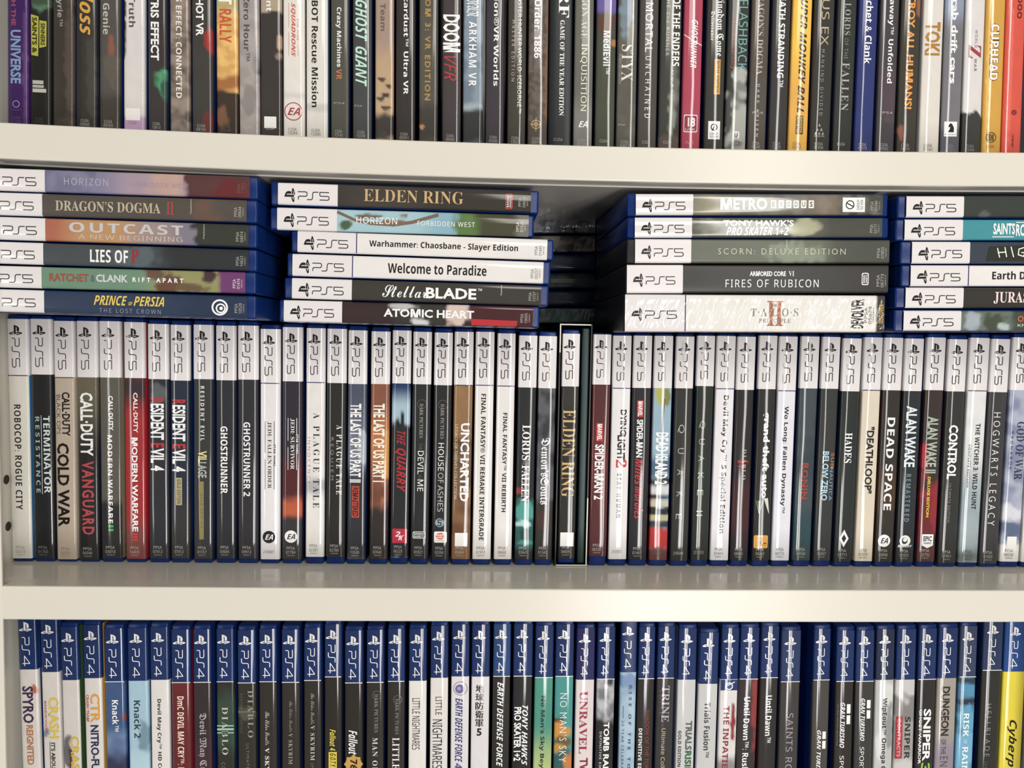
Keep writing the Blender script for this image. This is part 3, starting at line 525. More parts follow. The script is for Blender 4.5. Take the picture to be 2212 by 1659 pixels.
MHT = [689,689,693.5,693.5,694,696,700,702,701.7,703.5,703.5,711,707,709,710.4,713.7,716.2,713.9,717,718.6,717,717,720.4,725,726.2,721,718,725.3,725.3,725.8,727,725.6,726,727.4,725.3,727,727,728,731.2,729,729.8,731.6,729.2,733,730,732.5,729.2,731]
MHB = [810.5,809,815,815,815.5,816.5,819,822,819,821.4,820,827.4,823.8,825.6,827.4,829.5,829.6,828.3,830,832,831.6,831.6,833.4,837,838.6,834.7,830.7,838,838,838.3,838.8,834,839.2,842,840.5,843.7,839,839.7,845.2,842.3,843,844.6,842.8,845.5,843.7,847,842.8,845]
MIB = [1206,1206,1209,1209,1206,1207,1206,1206,1207,1206,1206.5,1208,1207.7,1202.7,1203,1207.7,1207,1205,1207,1208,1207.5,1207.7,1207.7,1207.7,1208,1206,1201.4,1207.7,1208.6,1209.5,1211,1209.5,1210,1210.5,1210.5,1210.5,1210.5,1210.5,1213,1212,1213,1214,1213,1216,1215,1217,1213,1214]

# ------------------------------------------------------------------ top shelf, upright row (a = photo rows, heads lie above the frame)
TOP = [
 S('purple case with pale blue capitals', '4a2e68', [('UNLEASH THE', 'h', 'a8506c', -70, 56, .2, .42), ('UNIVERSE', 'h', '86a4c8', 65, 181, .16, .66)], [('O', 150, .85, 130, .12, '6a4a80')], [('ring', 225, .42, 8, 2, 'a08cb8'), ('ut', 'GAMES', 's', '7a6498', 236, 239, .2, .7)], 'CUSA|11260', codecol='7a6890'),
 S('black case with slanting yellow wordblocks', '2f302e', (), [('O', 8, .5, 22, .4, '5c8468'), ('B', -5, 12, '4a5a4a', 8, 4)], [('poly', 'b2b23e', [(32, .04), (36, .42), (122, .40), (120, .06)]), ('poly', 'b2b23e', [(44, .46), (46, .82), (100, .80), (104, .46)]), ('dt', 'SAINTS &', 'h', '33342a', 38, 116, .1, .34), ('dt', 'SINNERS', 'h', '33342a', 50, 98, .52, .74), ('rect', 174, 182, .12, .66, 'b8b6b0'), ('rect', 184, 190, .12, .68, 'b0aea8'), ('rect', 192, 200, .12, .8, 'bcbab4')], 'CUSA|07700', mark_name='printed_blocks', codecol='5c5c58'),
 S('dark brown-grey case with small grey title', '47433e', [('EVE: Valkyrie™', 'b', 'a6a29c', -92, 57, .16, .5)], [('O', 140, .85, 160, .3, '5c524c')], (), 'CUSA|01290', codecol='6c6864'),
 S('dark case with amber scrawled lettering', '3f3d37', [('Moss', 'i', 'd2a03e', -40, 76, .18, .86)], [('O', 160, .75, 90, .3, '4c4a44')], (), 'CUSA|09060'),
 S('mottled grey case, plain grey title, reddish stain', '57534f', [('Concrete Genie', 'b', 'b4b0aa', -110, 75, .18, .52)], [('O', 105, .6, 24, .22, '8a5a4c'), ('O', 150, .6, 40, .4, '625c52'), ('B', 205, 275, '46433c', 30, 8)], (), 'CUSA|09183'),
 S('white case with grey title, lilac foot', 'ccc8c6', [('Blood & Truth', 'b', '5c5856', -110, 59, .26, .58)], [('O', 60, .02, 70, .1, '3a3036'), ('B', 252, 290, 'b89aba', 8, 3)], [('rect', 234, 260, .1, .8, 'e2dedc')], 'CUSA', mark_name='blank_label', codecol='8a7090'),
 S('black case, bold white capitals, green planet', '403c3b', [('TETRIS EFFECT', 'h', 'eceae4', -40, 131, .14, .6)], [('O', 178, .95, 32, .55, '4f9470'), ('O', 190, 1.1, 26, .42, '3c5a4c')], (), 'CUSA|13613'),
 S('marbled grey case with long off-white capitals', '86786e', [('TETRIS EFFECT: CONNECTED', 'b', 'dcd6ce', -62, 212, .32, .62)], [('N', .03, '5c524c', .9), ('N', .06, 'a4988c', .5)], (), ''),
 S('charcoal case, white capitals, red splash', '45423f', [('SUPERHOT VR', 'h', 'f0eeea', -66, 78, .2, .58)], [('O', 90, .85, 26, .3, '98342e'), ('O', 266, .8, 26, .3, '6a3c38')], (), 'CUSA|08165'),
 S('yellow dusty case with orange capitals', 'dcb46a', [('DiRT', 'h', 'f2ecd8', -45, 10, .12, .74), ('RALLY', 'b', 'c2562e', 20, 92, .16, .72)], [('B', -20, 25, 'a8b48c', 40, 8), ('N', .05, 'b88a44', .6), ('B', 165, 196, 'a06a3a', 14, 10), ('B', 196, 300, '43382f', 8, 6), ('O', 250, .3, 26, .3, '7c5a42')], (), 'CUSA|03148'),
 S('silver-grey case with dark grey title', '98928f', [('Firewall Zero Hour™', 'b', '5a5654', -110, 132, .24, .56)], [('O', 140, .9, 18, .25, '66605e'), ('N', .04, 'aaa4a2', .6), ('O', 215, .5, 30, .4, '8a8482')], (), 'CUSA', codecol='c4c0bc'),
 S('black case, tan top, white square label', '403c3a', [('Farpoint', 'b', 'e6e2dc', -70, 25, .2, .56)], [('B', -20, 26, 'a89a86', 6, 5), ('O', 92, .92, 24, .14, 'a8907c'), ('O', 120, .9, 8, .16, '8c7c70')], [('rect', 252, 277, .16, .74, 'e6e4de')], 'CUSA', mark_name='blank_label'),
 S('white case, ruled red capitals, round red badge', 'd4d0ca', [('SQUADRONS', 'i', 'c25644', 6, 123, .36, .58), ('STAR WARS', 'h', 'b8564c', 40, 87, .66, .74)], [('B', 198, 212, 'c4c2be', 12, 6)], [('rect', 8, 40, .7, .715, 'b8564c'), ('rect', 87, 121, .7, .715, 'b8564c'), ('rect', 7, 60, .26, .275, 'b8564c'), ('rect', 70, 121, .26, .275, 'b8564c'), ('ring', 241, .48, 20, 2, 'a83a48'), ('ut', 'EA', 'i', 'a83a48', 233, 249, .2, .8)], 'CUSA|15089'),
 S('white case with long bold black title', 'd0cdc6', [('ASTRO BOT Rescue Mission', 'b', '2a2826', -85, 232, .25, .56)], [('B', 225, 240, 'bcbab4', 8, 6)], (), 'CUSA|12390', side='4a6a80'),
 S('grey-green case, white title ending in orange', '53534c', [('Crazy Machines', 'b', 'e8e6e0', 16, 145, .26, .6), ('VR', 'b', 'c2744c', 150, 172, .3, .62)], (), [('ut', 'PS4', 's', 'a6a49c', 221, 225, .18, .78)], 'CUSA|13142'),
 S('slate case with large mint slanted capitals', '4a4c4d', [('GHOST', 'i', 'b4d6c8', 0, 90, .14, .76), ('GIANT', 'i', 'b4d6c8', 101, 187, .14, .76)], (), [('ut', 'PS4', 's', 'a6a49c', 227, 231, .1, .5)], 'CUSA|15339'),
 S('tan case speckled black with grey title', 'b49a7c', [('Bravo Team', 'b', '6c6058', -62, 67, .28, .56)], [('B', -20, 110, 'a08a7e', 70, 4), ('B', 248, 300, '46413c', 14, 12), ('O', 170, .3, 4, .2, '4a4036'), ('O', 205, .6, 4, .3, '4a4036'), ('O', 214, .25, 3, .25, '4a4036'), ('O', 186, .75, 3, .2, '4a4036'), ('O', 232, .6, 4, .3, '4a4036')], (), 'CUSA|07225'),
 S('black case, white mixed-case title ending in capitals', '3c3735', [('Super Stardust™ Ultra VR', 'b', 'f0eee8', -90, 204, .32, .66)], (), (), 'CUSA|05951'),
 S('drab olive case with spaced gold lettering', '58564d', [('DOOM 3: VR EDITION', 'h+1.3', 'a8884e', -40, 217, .3, .62)], [('B', 225, 300, '45423c', 30, 8), ('O', 274, .15, 6, .14, 'c08a5c')], (), ''),
 S('dark case, huge white block word, red scratch letters', '484243', [('DOOM', 'h', 'efede9', 32, 113, .02, .96), ('VFR', 'l', 'b03a44', 122, 175, .1, .76)], (), (), 'CUSA|09090'),
 S('stormy blue-grey case with white capitals', '6c7c8c', [('BATMAN', 'k', 'eeecea', -40, 36, .14, .76), ('ARKHAM VR', 'b+1.2', 'eceae6', 47, 186, .28, .66)], [('N', .03, '8a9aa6', .7), ('B', 225, 250, '9aa6ac', 14, 8), ('B', 240, 310, '383a3c', 16, 10)], (), ''),
 S('plum-black case with bold white title', '423d44', [('PlayStation®VR Worlds', 'b', 'f0eeea', -110, 186, .34, .7)], (), (), 'CUSA|01690'),
 S('brown-black case with two lines of thin capitals', '47433c', [('MONSTER HUNTER WORLD: ICEBORNE™', 's', 'e2dfd6', -30, 245, .54, .76), ('MASTER EDITION', 't+1.7', 'c4c0b6', 44, 176, .2, .36)], (), (), 'CUSA|15825'),
 S('leathery grey-brown case with white title, gold emblem', '6a615a', [('The Order: 1886', 'b', 'eceae4', -50, 126, .28, .64)], [('N', .09, '4c443e', .8), ('O', 150, 1, 200, .1, '8a6048'), ('B', 262, 310, '544c46', 30, 8)], [('ring', 269, .42, 10, 1.6, 'c0a47c'), ('ring', 269, .42, 5, 1.4, 'c0a47c'), ('line', 'c0a47c', 1.6, [(255, .42), (283, .42)]), ('line', 'c0a47c', 1.6, [(269, .14), (269, .7)])], 'CUSA|00076'),
 S('wide blue-black slip with white serif capitals', '22292c', [('RF', 'R', 'e6e4de', -24, 38, .4, .84), ('GAME OF THE YEAR EDITION', 'R', 'e6e4de', 44, 250, .46, .66)], (), (), 'CUSA', film='card', codecol='9a9a96'),
 S('mid-grey case with light serif title, white badge', '686963', [('DRAGON AGE', 'r', 'b4b4ac', -50, 84, .32, .68), ('INQUISITION', 's', 'd8d8c4', 95, 240, .3, .68)], [('B', 225, 320, '7c7c76', 60, 8)], [('ut', 'EA', 'i', 'f0eeea', 262, 275, .26, .76)], 'CUSA|00503'),
 S('green-grey case, bold white title, violet top', '4b4e42', [('MediEvil™', 'b', 'f2f0ec', 67, 160, .36, .72)], [('B', -20, 28, '6a5c9c', 10, 6), ('O', 50, .45, 28, .5, '5c4236'), ('B', 85, 320, '4a4e40', 40, 8), ('O', 92, .92, 8, .2, 'a8784a')], (), 'CUSA'),
 S('grey-brown case with tall thin pale capitals', '5b5951', [('STYX', 'r', 'd2d0c8', 97, 176, .2, .8), ('SHARDS OF DARKNESS', 'r', '9a988e', 116, 182, .06, .2)], [('O', 30, .4, 44, .34, '7a8e9e'), ('N', .03, '6c6a62', .5)], [('ut', 'PS4', 's', 'b0aea6', 268, 272, .1, .44)], 'CUSA|03877'),
 S('brown-grey case, spaced white angular capitals', '504a46', [('IMMORTAL', 's+1.15', 'eceae4', -30, 113, .3, .7), ('UNCHAINED', 's+1.8', 'e2e0da', 122, 255, .34, .62)], (), (), 'CUSA'),
 S('green-grey streaked case, tall narrow white capitals', '3f413c', [('ZONE OF THE ENDERS', 'b', 'e6e4de', -65, 143, .56, .92), ('THE 2nd RUNNER', 't+1.4', 'c6c4bc', -10, 121, .26, .42), ('M∀RS', 's+1.8', 'c6c4bc', 152, 200, .54, .68)], [('O', 200, .7, 70, .22, '6c6e66'), ('O', 250, .6, 60, .16, '8a8c84'), ('B', 296, 330, '5c504a', 10, 10)], (), 'CUSA'),
 S('crimson pink case, slanted white title, rating square', 'a64258', [('GHOST', 'i', 'f2eaea', 43, 95, .4, .74), ('RUNNER', 'i', 'f2eaea', 88, 147, .38, .7)], (), [('line', 'f2eaea', 1.6, [(76, .02), (98, .96)]), ('rr', 248, 286, .1, .84, 'e8d8d8'), ('rr', 250, 284, .13, .81, '8c3a4c'), ('ut', '18', 'h', 'e6d8d8', 254, 274, .32, .72), ('ut', 'USK', 's', 'e6d8d8', 277, 282, .2, .74)], 'PLAS', codecol='d89aa4'),
 S('black case, white blackletter, gold tag', '3b3b36', [('Kingdom Come', 'k', 'f0eee8', -15, 122, .44, .88), ('Deliverance', 'k', 'd8d6d0', 24, 88, .2, .4)], (), [('rect', 128, 204, .44, .76, 'c89a46'), ('dt', 'ROYAL EDITION', 'R', '5a4020', 131, 201, .5, .7)] + list(silver(262, 301, .2, .82)), ''),
 S('black and ash case with teal capitals', '3a3c39', [('FLASHBACK', 's', '74aaa6', 0, 152, .5, .92), ('25th Anniversary', 'l', 'a8604c', 36, 152, .14, .38)], [('O', 165, .6, 22, .4, 'a8aaa4'), ('O', 190, .65, 14, .3, '7c7e78'), ('B', 208, 330, 'a2a49e', 30, 40), ('O', 250, .1, 50, .2, '4c4e4a')], [('rr', 284, 300, .36, .68, 'f0eeea'), ('ut', 'M', 'h', '8a8c86', 287, 299, .42, .62), ('ut', 'microids', 's', 'e6e4e0', 301, 304, .2, .78)], 'CUSA'),
 S('mid-brown case, rough pale grey capitals', '56504a', [('DRAGON’S DOGMA', 'r', 'b4aea2', -25, 162, .34, .68), ('DARK ARISEN', 's+1.9', 'cac6bc', 182, 295, .4, .56)], (), [('ut', 'PS4', 's', 'b0aea6', 241, 246, .2, .8)], 'CUSA|07240'),
 S('black case with plain bold white capitals', '3c3a3b', [('DEATH STRANDING™', 'b', 'f2f0ec', -22, 188, .34, .7)], (), (), 'CUSA|12605'),
 S('bright yellow case with black slanted capitals', 'e2b73a', [('SUPER MONKEY BALL', 'i', '2c2a22', -18, 243, .4, .76)], [('B', 150, 330, 'd6a444', 120, 6)], [('rect', 250, 290, .56, .74, '3a3826'), ('dt', 'BANANA', 'h', 'd8a83c', 252, 288, .59, .71), ('rect', 250, 290, .36, .54, '4a4630'), ('dt', 'BLITZ HD', 'h', 'd8a83c', 252, 288, .39, .51)], 'CUSA|16782'),
 S('black case, gilt angular capitals, triangle mark', '3a3936', [('DEUS EX', 's', 'b8aa84', -50, 98, .34, .72), ('MANKIND DIVIDED', 't+1.7', 'aaa69a', 107, 250, .4, .56)], [], [('poly', 'a8a69e', [(267, .44), (273, .38), (273, .5)]), ('poly', 'a8a69e', [(276, .34), (283, .28), (283, .4)]), ('poly', 'a8a69e', [(276, .54), (283, .48), (283, .6)]), ('poly', 'a8a69e', [(285, .26), (291, .2), (291, .32)]), ('poly', 'a8a69e', [(285, .44), (291, .38), (291, .5)]), ('poly', 'a8a69e', [(285, .62), (291, .56), (291, .68)]), ('ut', 'Deus Ex', 's', 'c4c2ba', 292, 296, .2, .7)], 'CUSA|01836'),
 S('dark green-grey case with thin spaced serifs', '343834', [('LORDS', 'r+1.2', '9ea29c', 7, 76, .36, .68), ('OF THE', 't+1.2', '8a8e88', 83, 128, .4, .6), ('FALLEN', 'r+1.2', 'a8aca6', 136, 239, .34, .72)], (), (), 'CUSA'),
 S('deep blue case with bold white title', '2f3a72', [('Ratchet & Clank', 'b', 'f2f0f0', -35, 138, .34, .72)], (), (), 'CUSA|01073'),
 S('grey-plum case, bold white two-word title', '484448', [('Tearaway™ Unfolded', 'b', 'f0eeee', -50, 180, .38, .74)], [('O', 200, .6, 60, .5, '544850')], [('ut', 'PS4', 's', 'b0aea6', 241, 246, .3, .84)], 'CUSA|00562'),
 S('black-brown case with big orange capitals', '403d35', [('DESTROY ALL HUMANS!', 'h', 'd89440', -55, 236, .32, .72)], [('O', 10, .95, 30, .2, '8a6048'), ('O', 285, .2, 18, .16, '8a5a4a')], (), 'CUSA|14910'),
 S('white case with brown stone lettering', 'd0cbc4', [('TOKI', 'h', 'a87c34', 48, 120, .1, .86)], (), (), 'CUSA|16163', side='3c4a34'),
 S('grey case, rounded white lettering, white square', '75747a', [('arab drift cars', 'h', 'eae8e6', -18, 181, .34, .68)], [('B', -20, 40, '8c96ac', 60, 4), ('B', 278, 330, '5c5c66', 20, 4)], [('rect', 263, 295, .14, .82, 'e8e6e2'), ('poly', '2a2a28', [(286, .34), (286, .66), (276, .66), (268, .56), (266, .46), (272, .36), (276, .38), (274, .46), (279, .44)]), ('ut', 'Red Riot Games', 's', '4a4846', 289, 292, .18, .78)], 'CUSA|29721', codecol='9a9aa0'),
 S('white case torn black below, red letter', 'cfccca', [('WORLD', 's+1.3', '7c7876', 65, 103, .5, .64), ('Z', 'R', 'a03c48', 97, 126, .2, .84), ('WAR', 's+1.3', '5c5856', 127, 154, .5, .64)], [('B', 243, 340, '3d3e3c', 5, 22)], (), 'CUSA|15496', codecol='9a9896'),
 S('mustard case with white outlined capitals', 'c89a3a', [('CUPHEAD', 'h', '5a4420', 51, 175, .24, .72), ('CUPHEAD', 'b', 'f2eee4', 53, 173, .27, .69)], [('O', 160, .2, 200, .1, 'd8b464')], [('ring', 297, .46, 12, 2, '6a5220'), ('ut', 'MDHR', 'h', '6a5220', 289, 305, .3, .62)], 'CUSA', codecol='8a6c2c'),
 S('salmon red case with small dark marks', 'cd5140', [('OOO', 'b', '5c2420', -8, 40, .56, .8), ('Language', 'b', '6c2c28', 290, 318, .5, .62)], [('O', 160, .3, 200, .1, 'd8665a')], [('disc', 243, .58, 6, '7a3430'), ('ut', 'A', 's', 'cd5140', 240, 246, .54, .62)], ''),
]
TLT = [14,65,114,164,215,266,320,365,413,466,515,562.6,610,660,715.6,761,810,854.5,905,955,1001.5,1050,1098,1142.6,1188,1242,1289,1336,1384,1427,1479.5,1528,1575,1625,1670.5,1714,1761,1811,1858,1903.4,1949,1995.7,2042,2086.8,2131,2174.7]
TRT = [62,109.6,159.5,209,259,312.5,360,409,458,512.7,560,609,657,708,754.7,804.6,851,898,947,997,1046,1090.5,1138,1186,1237,1283.6,1332.5,1378.6,1424,1474,1519.7,1569.6,1620.6,1664,1708.5,1756,1803.6,1853.5,1899,1944.7,1990,2040,2084.6,2129,2173.6,2217]
TLB = [17,65,113,164,214,267,320,368,415.6,468,517,562.6,612.5,662.4,713.4,762,810,855.5,905,955,999,1048,1095,1139,1182.5,1238,1284.7,1330,1375,1422,1470,1519.7,1564,1615,1658.5,1701,1748.3,1797,1842.7,1890.4,1935,1984.8,2031.5,2077,2120.5,2162.8]
TRB = [61,109.6,158.4,208,258,312.5,360,410,461,515,560,609,659,709,752.5,801,850,896,945,995,1042,1088,1135,1181.6,1235,1279,1327,1373,1417.7,1467,1512,1563,1611,1654,1700,1744,1794,1839,1885,1931.6,1978,2029,2073,2119,2161.7,2205]
def top_edge(x):                                            # photo row of the upper board's front top edge
    P = [(0, 265), (440, 284), (560, 288.6), (920, 304), (1360, 319), (1800, 323.5), (2212, 330)]
    for (a, b), (c, d) in zip(P, P[1:]):
        if x <= c: return b + (d - b) * (x - a) / (c - a)
    return P[-1][1]

# ------------------------------------------------------------------ bottom shelf, upright row
LOW = [
 S('white case, purple then orange lettering', 'cfcbc6', [('SPYRO', 'h', '4a3058', 1482, 1562, .14, .74), ('REIGNITED', 'h', 'b07a58', 1566, 1652, .3, .68)], [('O', 1488, .82, 10, .16, 'b8684a')]),
 S('white case with pale yellow puffy capitals', 'cdc9c4', [('CRASH', 'h', 'd2b850', 1506, 1595, .34, .94), ('BANDICOOT', 'h', 'b06a64', 1514, 1582, .12, .26), ("IT'S ABOUT TIME", 'h', '3f3e40', 1604, 1700, .44, .68)], [('O', 1582, .2, 10, .2, '7888a0')], [('line', '3f3e40', 1.4, [(1602, .38), (1700, .38)])], mark_name='underline'),
 S('white case, long blank top, small yellow capitals', 'ccc8c4', [('CRASH', 'h', 'cdae3c', 1590, 1684, .42, .92)], [('O', 1620, .2, 36, .26, '6c6a70'), ('O', 1640, .4, 30, .14, '5a4440')], side='3c5a34'),
 S('white case with yellow initials and navy capitals', 'd0ccc8', [('CTR', 'h', 'd49c3e', 1498, 1561, .32, .88), ('CRASH TEAM', 'h', 'b45a50', 1500, 1558, .1, .26), ('NITRO-FUELED', 'h', '33385e', 1566, 1712, .3, .78)], (), side='c89a3c'),
 S('blue cloudy case with bold white title', '3c5a82', [('Knack™', 'b', 'f0f0f0', 1512, 1580, .34, .68)], [('G', 1560, '3c5a82', 1600, '6c86a8'), ('N', .03, '4a5a86', .5), ('B', 1630, 1900, '3a3c5a', 40, 10), ('O', 1548, .95, 8, .16, '7a4a50')]),
 S('pale ice-blue case with dark title and numeral', '9bbac9', [('Knack 2', 'b', '33444e', 1513, 1594, .28, .62)], [('O', 1590, .8, 40, .3, '7490a0'), ('B', 1625, 1900, 'a8c4d0', 30, 10)]),
 S('white case, small plain black mixed-case title', 'd2cfcd', [('Devil May Cry™ HD Collection', 'b', '2a2826', 1510, 1716, .3, .58)]),
 S('maroon case with narrow cream capitals', '6a2a2e', [('DmC DEVIL MAY CRY™: DEFINITIVE EDITION', 'b', 'e2d4c0', 1504, 1786, .3, .64)], (), side='8c2430'),
 S('plum-black case with silver blackletter', '3c3236', [('Devil May Cry 4', 'k', 'a8a4a8', 1540, 1690, .24, .72)], [('B', 1600, 1900, '48323a', 80, 20)]),
 S('black case, green glow, spaced metallic serifs', '34352f', [('DIABLO', 'r+1.3', 'c0beae', 1527, 1630, .3, .64), ('COLLECTION', 't+1.3', '8a8a7a', 1646, 1720, .26, .46)], [('B', 1500, 1620, '3c4e42', 40, 12)], [('rect', 1566, 1569, .02, .98, '8cb0a0'), ('rect', 1573, 1577, .02, .98, '9cc0b0'), ('rect', 1581, 1584, .02, .98, '8cb0a0')], mark_name='numeral_bars', kind='4'),
 S('black case, dim spaced serifs on two lines', '38362f', [('DIABLO', 'r+1.3', '98948a', 1491, 1593, .56, .86), ('REAPER OF SOULS', 't+1.3', '6c6a62', 1498, 1582, .14, .28), ('ULTIMATE EVIL EDITION', 't+1.3', '8a8880', 1606, 1740, .46, .62)], [('O', 1540, .5, 14, .6, '55534a')], [('rect', 1536, 1538.5, .02, .98, '75736a')], mark_name='numeral_bars'),
 S('black case, faint italic words then large white capitals', '36332e', [('The Elder Scrolls', 'c', 'b8b4a8', 1537, 1609, .34, .58), ('V SKYRIM', 'R+1.1', 'dedcd2', 1615, 1700, .32, .56)]),
 S('black case, very small faint italic words', '37342f', [('The Elder Scrolls', 'c', '8a867c', 1514, 1581, .42, .6), ('V SKYRIM', 'r+1.2', 'a8a49a', 1584, 1650, .38, .6)], codecol='8a8880'),
 S('black case, small italic words higher up', '35322d', [('The Elder Scrolls', 'c', 'a09c92', 1497, 1564, .4, .6), ('V SKYRIM', 'r+1.2', 'c8c4ba', 1567, 1642, .38, .62), ('SPECIAL EDITION', 't+1.3', '8a867c', 1648, 1740, .4, .56)]),
 S('black case with yellow title and yellow tag', '312e29', [('Fallout 4', 'i', 'd4c43c', 1575, 1621, .3, .66)], (), [('rect', 1624, 1700, .24, .72, 'd0be3a'), ('dt', 'G.O.T.Y. EDITION', 'i', '2e2a18', 1627, 1697, .32, .66)], mark_name='edition_tag'),
 S('black case, white title, gold gear badge', '312e29', [('Fallout', 'i', 'f0eeea', 1577, 1630, .22, .72)], (), [('disc', 1650, .5, 17, 'c09a4a'), ('dt', '76', 'h', '2e2a1c', 1640, 1662, .3, .72)] + [('disc', 1650 + 17 * math.cos(k * .785), .5 + .43 * math.sin(k * .785), 3.4, 'c09a4a') for k in range(8)]),
 S('black case, small grey serifs then spaced capitals', '35322f', [('DARK PICTURES', 'r', '8c8880', 1499, 1582, .46, .68), ('MAN OF MEDAN', 'r+1.2', 'd6d2ca', 1593, 1740, .36, .66)], (), [('ring', 1501, .6, 9, .9, '7a7068')]),
 S('black case, small grey serifs, large white serifs', '34322f', [('DARK PICTURES', 'r', '8c8880', 1509, 1586, .46, .66), ('LITTLE HOPE', 'r', 'e2dfd8', 1593, 1722, .3, .72)], (), [('ring', 1511, .6, 9, .9, '7a7068')]),
 S('white case with thin scratchy black capitals', 'd4d2ce', [('LITTLE NIGHTMARES', 's', '2a2826', 1508, 1619, .2, .64)]),
 S('white case with larger scratchy black capitals', 'd2cfcc', [('LITTLE', 's', '2a2826', 1505, 1544, .3, .66), ('NIGHTMARES II', 's', '2a2826', 1554, 1676, .14, .7)]),
 S('white case, globe emblem, slanted navy capitals', 'd0cdd0', [('EARTH DEFENSE FORCE', 'i', '3a3c78', 1508, 1646, .24, .66), ('4.1', 'i', '5c5480', 1648, 1676, .24, .66)], (), [('ring', 1487, .52, 15, 1.6, '8a8890'), ('disc', 1488, .48, 9.5, '6c6a98'), ('disc', 1487, .44, 4, '9c9ac0')]),
 S('white case with black upright Japanese characters', 'cfccce', (), (), [('ut', ch, 'j', '262424', 1479 + k * 18.6, 1495.5 + k * 18.6, .24, .68) for k, ch in enumerate('地球防衛軍')] + [('ut', '5', 'h', '262424', 1573, 1589, .32, .6)], mark_name='title_characters'),
 S('dark case with white slanted capitals', '34312c', [('EARTH DEFENSE FORCE', 'i', 'eceae4', 1473, 1656, .26, .62), ('IRON RAIN', 'i', 'c8c4ba', 1660, 1720, .28, .6)], band='2a4a7a'),
 S('black case with two-line slanted white capitals', '2e2d2d', [("TONY HAWK'S", 'i', 'f0eeec', 1523, 1653, .5, .8), ('PRO SKATER 1+2', 'h', 'f0eeec', 1527, 1643, .08, .46)]),
 S('teal case turning lime, plain dark title', '4c9080', [('No Man’s Sky Beyond', 'b', '24362f', 1503, 1692, .3, .6)], [('G', 1560, '4c9080', 1660, 'a8b878')]),
 S('turquoise case, orange grass, thin white capitals', '46918c', [('NO MAN’S SKY', 't+1.2', 'e8f0ea', 1497, 1646, .28, .68)], [('O', 1560, .2, 12, .3, '5c4a2e'), ('O', 1580, .3, 18, .6, 'c08a3c'), ('O', 1602, .5, 14, .5, '6c5a34'), ('O', 1618, .3, 10, .5, 'b08a44'), ('B', 1628, 1900, '2f5f60', 16, 20), ('O', 1650, .8, 22, .3, 'b87c3c')]),
 S('pinkish white case with crimson serif capitals', 'd0c6c6', [('UNRAVEL', 'R', '98304a', 1493, 1628, .22, .66), ('TWO', 'h', '8c2438', 1637, 1690, .28, .74)], (), (), band='2c2f60'),
 S('grey cloudy case with white block capitals', '74757a', [('TOMB RAIDER', 'h', 'f0f0f0', 1560, 1700, .42, .76), ('DEFINITIVE EDITION', 's+1.2', 'dcdcdc', 1580, 1690, .2, .32)], [('N', .04, 'b4b6ba', .9), ('O', 1470, .7, 14, .3, '3c3d40'), ('B', 1550, 1900, '2e2d2d', 20, 20)]),
 S('frosted blue case standing tall, spaced dark capitals', '86a2b8', [('RISE OF THE TOMB RAIDER', 'b+1.7', '33485a', 1480, 1790, .56, .74), ('20 YEAR CELEBRATION', 's+1.2', '33485a', 1556, 1690, .14, .3)], [('G', 1460, '64809c', 1520, '8fa9bc'), ('N', .04, 'a8c0ce', .5), ('O', 1470, .5, 20, .5, '6a86ac')], [('line', '33485a', 1.2, [(1525, .22), (1551, .22)])], film='card', mark_name='rule', box=1),
 S('black case, white then dim red capitals', '33302e', [('DEFINITIVE EDITION', 'b', 'e6e4e0', 1573, 1700, .1, .32), ('SHADOW OF THE TOMB RAIDER', 's', '9c4a40', 1533, 1720, .52, .74)]),
 S('dark grey wrapped case, outlined capitals, gold subtitle', '3c3a3c', [('TRINE', 'R', 'a8a4a8', 1481, 1559, .3, .74), ('Ultimate Collection', 's', 'c8b48c', 1573, 1700, .34, .58)], (), [('dt', 'TRINE', 'R', '6c4a50', 1486, 1548, .14, .28)]),
 S('light grey case, black and green lettering', 'bfc0c0', [('GOLD EDITION', 'b', '2e3030', 1578, 1656, .1, .28), ('TRIALS', 'h', '5c6460', 1557, 1620, .5, .86), ('RISING', 'h', '3f6a48', 1622, 1690, .5, .86)], (), side='9aa4a4'),
 S('light grey case with plain dark title', 'bdbdbd', [('Trials Fusion™', 'b', '3a3a3a', 1517, 1636, .34, .66)]),
 S('white case, navy swoosh box, dark red capitals', 'cfcccc', [('THE INPATIENT', 'b', '8c3440', 1525, 1690, .24, .56)], [('O', 1560, .78, 40, .14, '8c3038'), ('B', 1640, 1900, '8a8688', 30, 14)], [('rect', 1468, 1491, .02, .98, '2a3a70'), ('ring', 1482, .5, 8, 2.2, 'e0e0e6'), ('line', 'e0e0e6', 2, [(1480, .42), (1473, .8)])], mark_name='swoosh_box'),
 S('black-to-red case with bold white title', '3c3434', [('Until Dawn™: Rush of Blood', 'b', 'f0eeee', 1505, 1740, .28, .62)], [('O', 1530, .95, 90, .3, '8a3c38')], side='8a3430'),
 S('black case, short bold white title', '33302f', [('Until Dawn™', 'b', 'f2f0ee', 1502, 1604, .34, .7)]),
 S('black case leaning by the gap, grey capitals', '423f3d', [('SAINTS ROW', 's+1.1', '9c98a0', 1540, 1690, .36, .7)], (), (), band='2f3f66'),
 S('grey-black case right of the gap, twin white bars', '4b4947', [('GRAN TURISMO', 'i', 'e2e0dc', 1577, 1690, .32, .56)], (), [('rect', 1580, 1596, .64, .84, 'e6e4e0'), ('rect', 1600, 1617, .64, .84, 'e6e4e0')], mark_name='twin_bars'),
